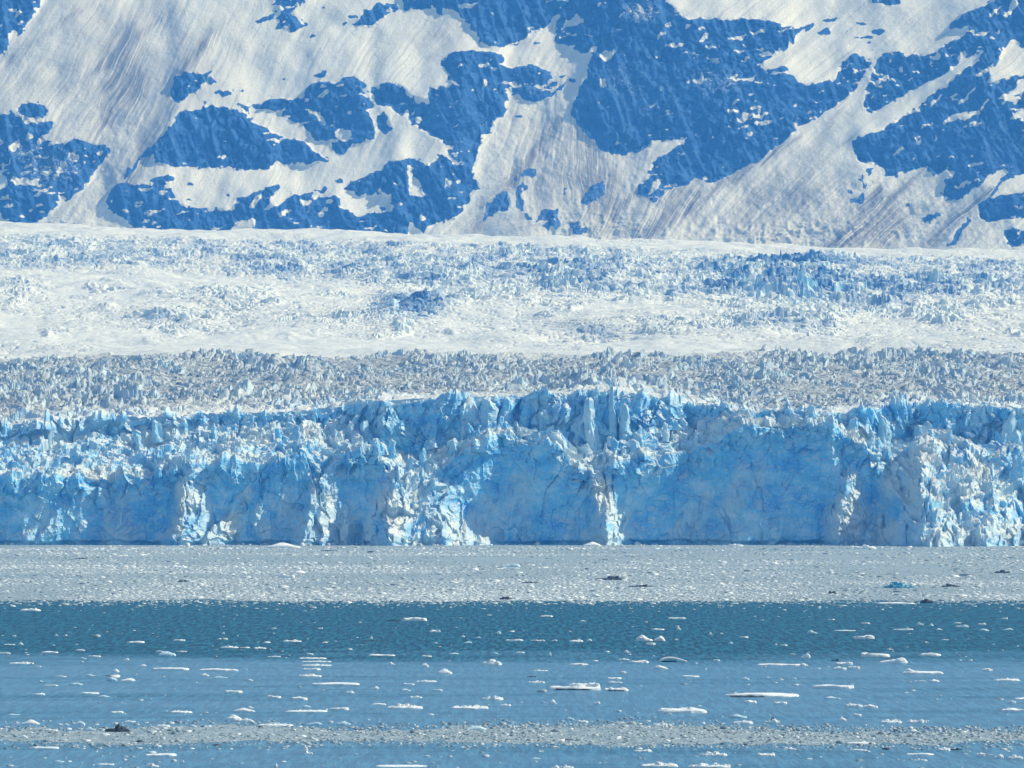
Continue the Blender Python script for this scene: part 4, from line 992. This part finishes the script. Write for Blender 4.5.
def build_floes():
    roots = []
    for idx, (x0, x1, row, hpx, kind) in enumerate(FLOES):
        rng = random.Random(1000 + idx)
        Y = 30.0 / -float(slope_of(row)); mpp = Y / F
        w = (x1 - x0) * mpp
        d = min(max(w * rng.uniform(0.35, 0.6), 0.3), 14.0 * (Y / 700))
        fore = 120000.0 * d / Y / Y
        h = max((hpx - 0.6 * fore) * mpp * (0.85 if hpx > 2.4 else 0.7), 0.10 + 0.12 * mpp)
        cx = ((x0 + x1) / 2 - 512) * mpp; cy = Y + d / 2
        sd_ = rng.randint(0, 999)
        n = 14 if w / mpp < 8 else 28
        mat = {'pale': M_PALE, 'dark': M_DARK, 'blue': M_BLUE}.get(kind, M_WHITE)
        kids = []
        if kind in ('flat', 'edged'):
            hump = rng.uniform(-0.8, 0.8)
            top = lambda x, y: 0.85 + 0.45 * fbm(x * 2.6 + sd_, y * 2.2, 3, sd_) + 0.35 * np.exp(-((x - hump) * 3) ** 2)
            body = piece(rng, w, d, h, n, top, taper=rng.uniform(0.86, 0.97), jag=0.22)
            if kind == 'edged':
                kids.append(('dark_band', piece(rng, w * 0.45, d * 0.3, h * 0.42, 30, lambda x, y: np.clip(0.8 + 1.3 * fbm(x * 5, y * 4, 2, 3), 0.1, 2), jag=0.5), (-w * 0.20, -d * 0.46, 0), M_DARK))  # dark strip along the front underside, left half
        elif kind == 'round' or kind == 'pale':
            off = rng.uniform(-0.35, 0.35)
            top = lambda x, y: np.clip(0.35 + 0.85 * np.exp(-((x - off) ** 2 * 2.6 + y ** 2 * 1.2)) + 0.25 * fbm(x * 2 + sd_, y * 2, 3, sd_), 0.12, 1.4)
            body = piece(rng, w, d, h, n, top, jag=0.12)
        elif kind == 'peaked':
            top = lambda x, y: np.clip(0.30 + 0.55 * np.clip((x + 0.5) / 1.2, 0, 1) * (1 - sstep(0.70, 0.95, x)) + 0.15 * fbm(x * 4, y * 4, 3, 5), 0.15, 1.2)
            body = piece(rng, w, d, h, 40, top, jag=0.1)
        elif kind == 'arched':
            N = 26; V = []; 
            for i in range(N + 1):
                t = i / N; ax = (t - 0.5) * w; az = h * 0.80 * math.sin(math.pi * min(1, t * 1.0) ** 0.75) 
                th = h * (0.42 - 0.15 * t) + 0.05
                for (yy, zz) in ((-0.5, -0.5), (-0.5, 0.5), (0.5, 0.5), (0.5, -0.5)):
                    V.append((ax, yy * d * 0.5, max(az + zz * th, -0.12 if zz < 0 else 0.05)))
            Fc = []
            for i in range(N):
                for k in range(4):
                    a = i * 4 + k; b = i * 4 + (k + 1) % 4
                    Fc += [(a, b, b + 4), (a, b + 4, a + 4)]
            Fc += [(0, 2, 1), (0, 3, 2), (N * 4, N * 4 + 1, N * 4 + 2), (N * 4, N * 4 + 2, N * 4 + 3)]
            body = (np.array(V, float), np.array(Fc)); mat = M_WHITE
            kids.append(('hollow_shadow', piece(rng, w * 0.55, d * 0.3, h * 0.22, 20, lambda x, y: 1 + 0 * x), (-w * 0.12, d * 0.1, 0), M_DARK))  # dark piece added to stand for the shadow under the arch
        elif kind == 'upended':
            V, Fc = serac_mesh(rng, w * 0.7, h, w * 0.5)
            V[:, 0] -= V[:, 2] * 0.35; body = join([(V, Fc), piece(rng, w * 1.6, d, h * 0.15, 18, lambda x, y: 1 + 0 * x)])
        else:                                            # lumpy, topped, dark, blue: low raft with broken blocks on it
            low = 0.45 if kind in ('lumpy', 'topped') else 0.35
            top = lambda x, y: 1 + 0.5 * fbm(x * 3 + sd_, y * 3, 3, sd_)
            body = piece(rng, w, d, h * low, n, top, jag=0.25)
            nb = max(2, min(16, int((x1 - x0) / 3.2)))
            blocks = []
            for k in range(nb):
                t = (k + rng.uniform(0.1, 0.9)) / nb - 0.5
                env = 1 - 1.2 * abs(t) ** 1.5
                if kind in ('dark', 'blue'): env = 1 - 1.3 * abs(t + 0.1 * math.sin(idx)) 
                if (x0, row) == (546, 690): env = 0.45 + 0.6 * (t > -0.05)
                bh = h * rng.uniform(0.55, 1.05) * max(env, 0.3); bw = min(w * 0.35, max(bh * rng.uniform(0.9, 1.8), w / nb * 0.8))
                v, f = piece(rng, bw, bw * rng.uniform(0.7, 1.0), bh, 9, lambda x, y: 1 + 0 * x, draft=0.02, taper=rng.uniform(0.7, 0.9), jag=0.35)
                v = v + np.array([t * w * 0.92, rng.uniform(-0.3, 0.15) * d, 0.0])
                blocks.append((v, f))
            if x1 - x0 > 17 and kind == 'lumpy':
                for bl in blocks:
                    kids.append(('ice_block', bl, (0, 0, 0), M_WHITE))
                if (x0, row) in ((546, 690), (604, 691)):
                    kids.append(('dark_band', piece(rng, w * 0.7, d * 0.3, h * 0.14, 30, lambda x, y: np.clip(0.8 + 1.6 * fbm(x * 5, y * 4, 2, 8), 0.1, 2), jag=0.6), (0, -d * 0.42, 0), M_DARK))  # dark strip low along the front of the floe
            else: body = join([body] + blocks)
            if kind == 'topped':
                kids.append(('dark_lump', piece(rng, w * 0.30, w * 0.25, h * 1.1, 10, lambda x, y: 1 + 0 * x, taper=0.6, jag=0.5), (w * 0.05, 0, 0), M_DARK))
        name = {'dark': 'dirty_ice', 'blue': 'blue_ice_fragment'}.get(kind, 'ice_floe')
        fine = (x1 - x0) > 9
        o = link(name, make_mesh(name, body[0], body[1], kind == 'arched' , False or [mat]))
        o.location = (cx, cy, 0.0); o.rotation_euler = (0, 0, rng.uniform(-0.06, 0.06))
        for (kn, (v, f), loc, km) in kids:
            c = link(kn, make_mesh(kn, v, f, False, [km]), o); c.location = loc
        roots.append(o)
    # ---- labels
    def key(f): return (f[0], int(f[2]))
    marks = [(i, NAMED[key(f)]) for i, f in enumerate(FLOES) if key(f) in NAMED]
    def size(f):
        w = f[1] - f[0]
        return 'tiny' if w < 7 else 'small' if w < 13 else 'mid-sized' if w < 22 else 'long'
    look = {'flat': 'flat white', 'edged': 'flat white', 'lumpy': 'lumpy white', 'round': 'rounded white', 'pale': 'pale blue', 'dark': 'dark dirty', 'blue': 'teal', 'arched': 'arched', 'peaked': 'peaked', 'topped': 'white', 'upended': 'upended'}
    def zone(f):
        r = f[2]
        return 'in the brash field' if r < 601 else 'on the dark water' if r < 660 else 'on the paler water' if r < 735 else 'below the near brash'
    rel = {}
    for i, f in enumerate(FLOES):
        if key(f) in NAMED: continue
        fx = (f[0] + f[1]) / 2
        best = min(marks, key=lambda m: math.hypot((FLOES[m[0]][0] + FLOES[m[0]][1]) / 2 - fx, (FLOES[m[0]][2] - f[2]) * 2.0))
        g = FLOES[best[0]]; dx = fx - (g[0] + g[1]) / 2; dy = f[2] - g[2]
        if abs(dx) > abs(dy) * 1.2: dr = 'left of' if dx < 0 else 'right of'
        else: dr = 'above' if dy < 0 else 'below'
        dist = math.hypot(dx, dy)
        rel.setdefault((size(f), look[f[4]], dr, best[1][1]), []).append((dist, i))
    ordn = ['nearest', 'second nearest', 'third nearest', 'fourth nearest', 'fifth nearest', 'sixth nearest', 'seventh nearest', 'eighth nearest']
    for (sz, lk, dr, ref), L in rel.items():
        L.sort()
        for r, (dd, i) in enumerate(L):
            what = 'ice' if lk == 'dark dirty' else 'floe'
            if len(L) == 1: t = f'{sz} {lk} {what} {zone(FLOES[i])}, {dr} {ref}'
            else: t = f'{sz} {lk} {what}, {ordn[r]} {dr} {ref}'
            roots[i]['label'] = t
    for i, (full, short) in marks: roots[i]['label'] = full
    for o, f in zip(roots, FLOES):
        o['category'] = 'dirty ice' if f[4] == 'dark' else 'ice floe'
        o['group'] = 'dirty ice lumps among the floes' if f[4] == 'dark' else 'ice floes drifting on the fjord'
    labs = [o['label'] for o in roots]
    print('FLOES', len(labs), 'unique', len(set(labs)), 'longest', max(len(l.split()) for l in labs))
build_floes()

# ------------------------------------------------------------------ haze
def haze():
    x0, x1, y0, y1, z0, z1 = -4100, 4100, -1000, 8800, -6, MT_TOP + 12
    V = np.array([(x, y, z) for z in (z0, z1) for y in (y0, y1) for x in (x0, x1)], float)
    Fq = np.array([(0, 2, 3, 1), (4, 5, 7, 6), (0, 1, 5, 4), (2, 6, 7, 3), (0, 4, 6, 2), (1, 3, 7, 5)])
    m = bpy.data.materials.new('haze'); m.use_nodes = True
    nt = m.node_tree; nt.nodes.remove(nt.nodes['Principled BSDF'])
    pv = nt.nodes.new('ShaderNodeVolumePrincipled')
    pv.inputs['Color'].default_value = (*HAZE_COLOR, 1)
    pv.inputs['Absorption Color'].default_value = (1, 1, 1, 1)
    pv.inputs['Density'].default_value = HAZE_DENSITY
    nt.links.new(pv.outputs[0], nt.nodes['Material Output'].inputs['Volume'])
    m.volume_intersection_method if hasattr(m, 'volume_intersection_method') else None
    tag(link('haze', make_mesh('haze', V, Fq, False, [m])), 'thin blue air over the whole fjord', 'haze', kind='stuff')
haze()
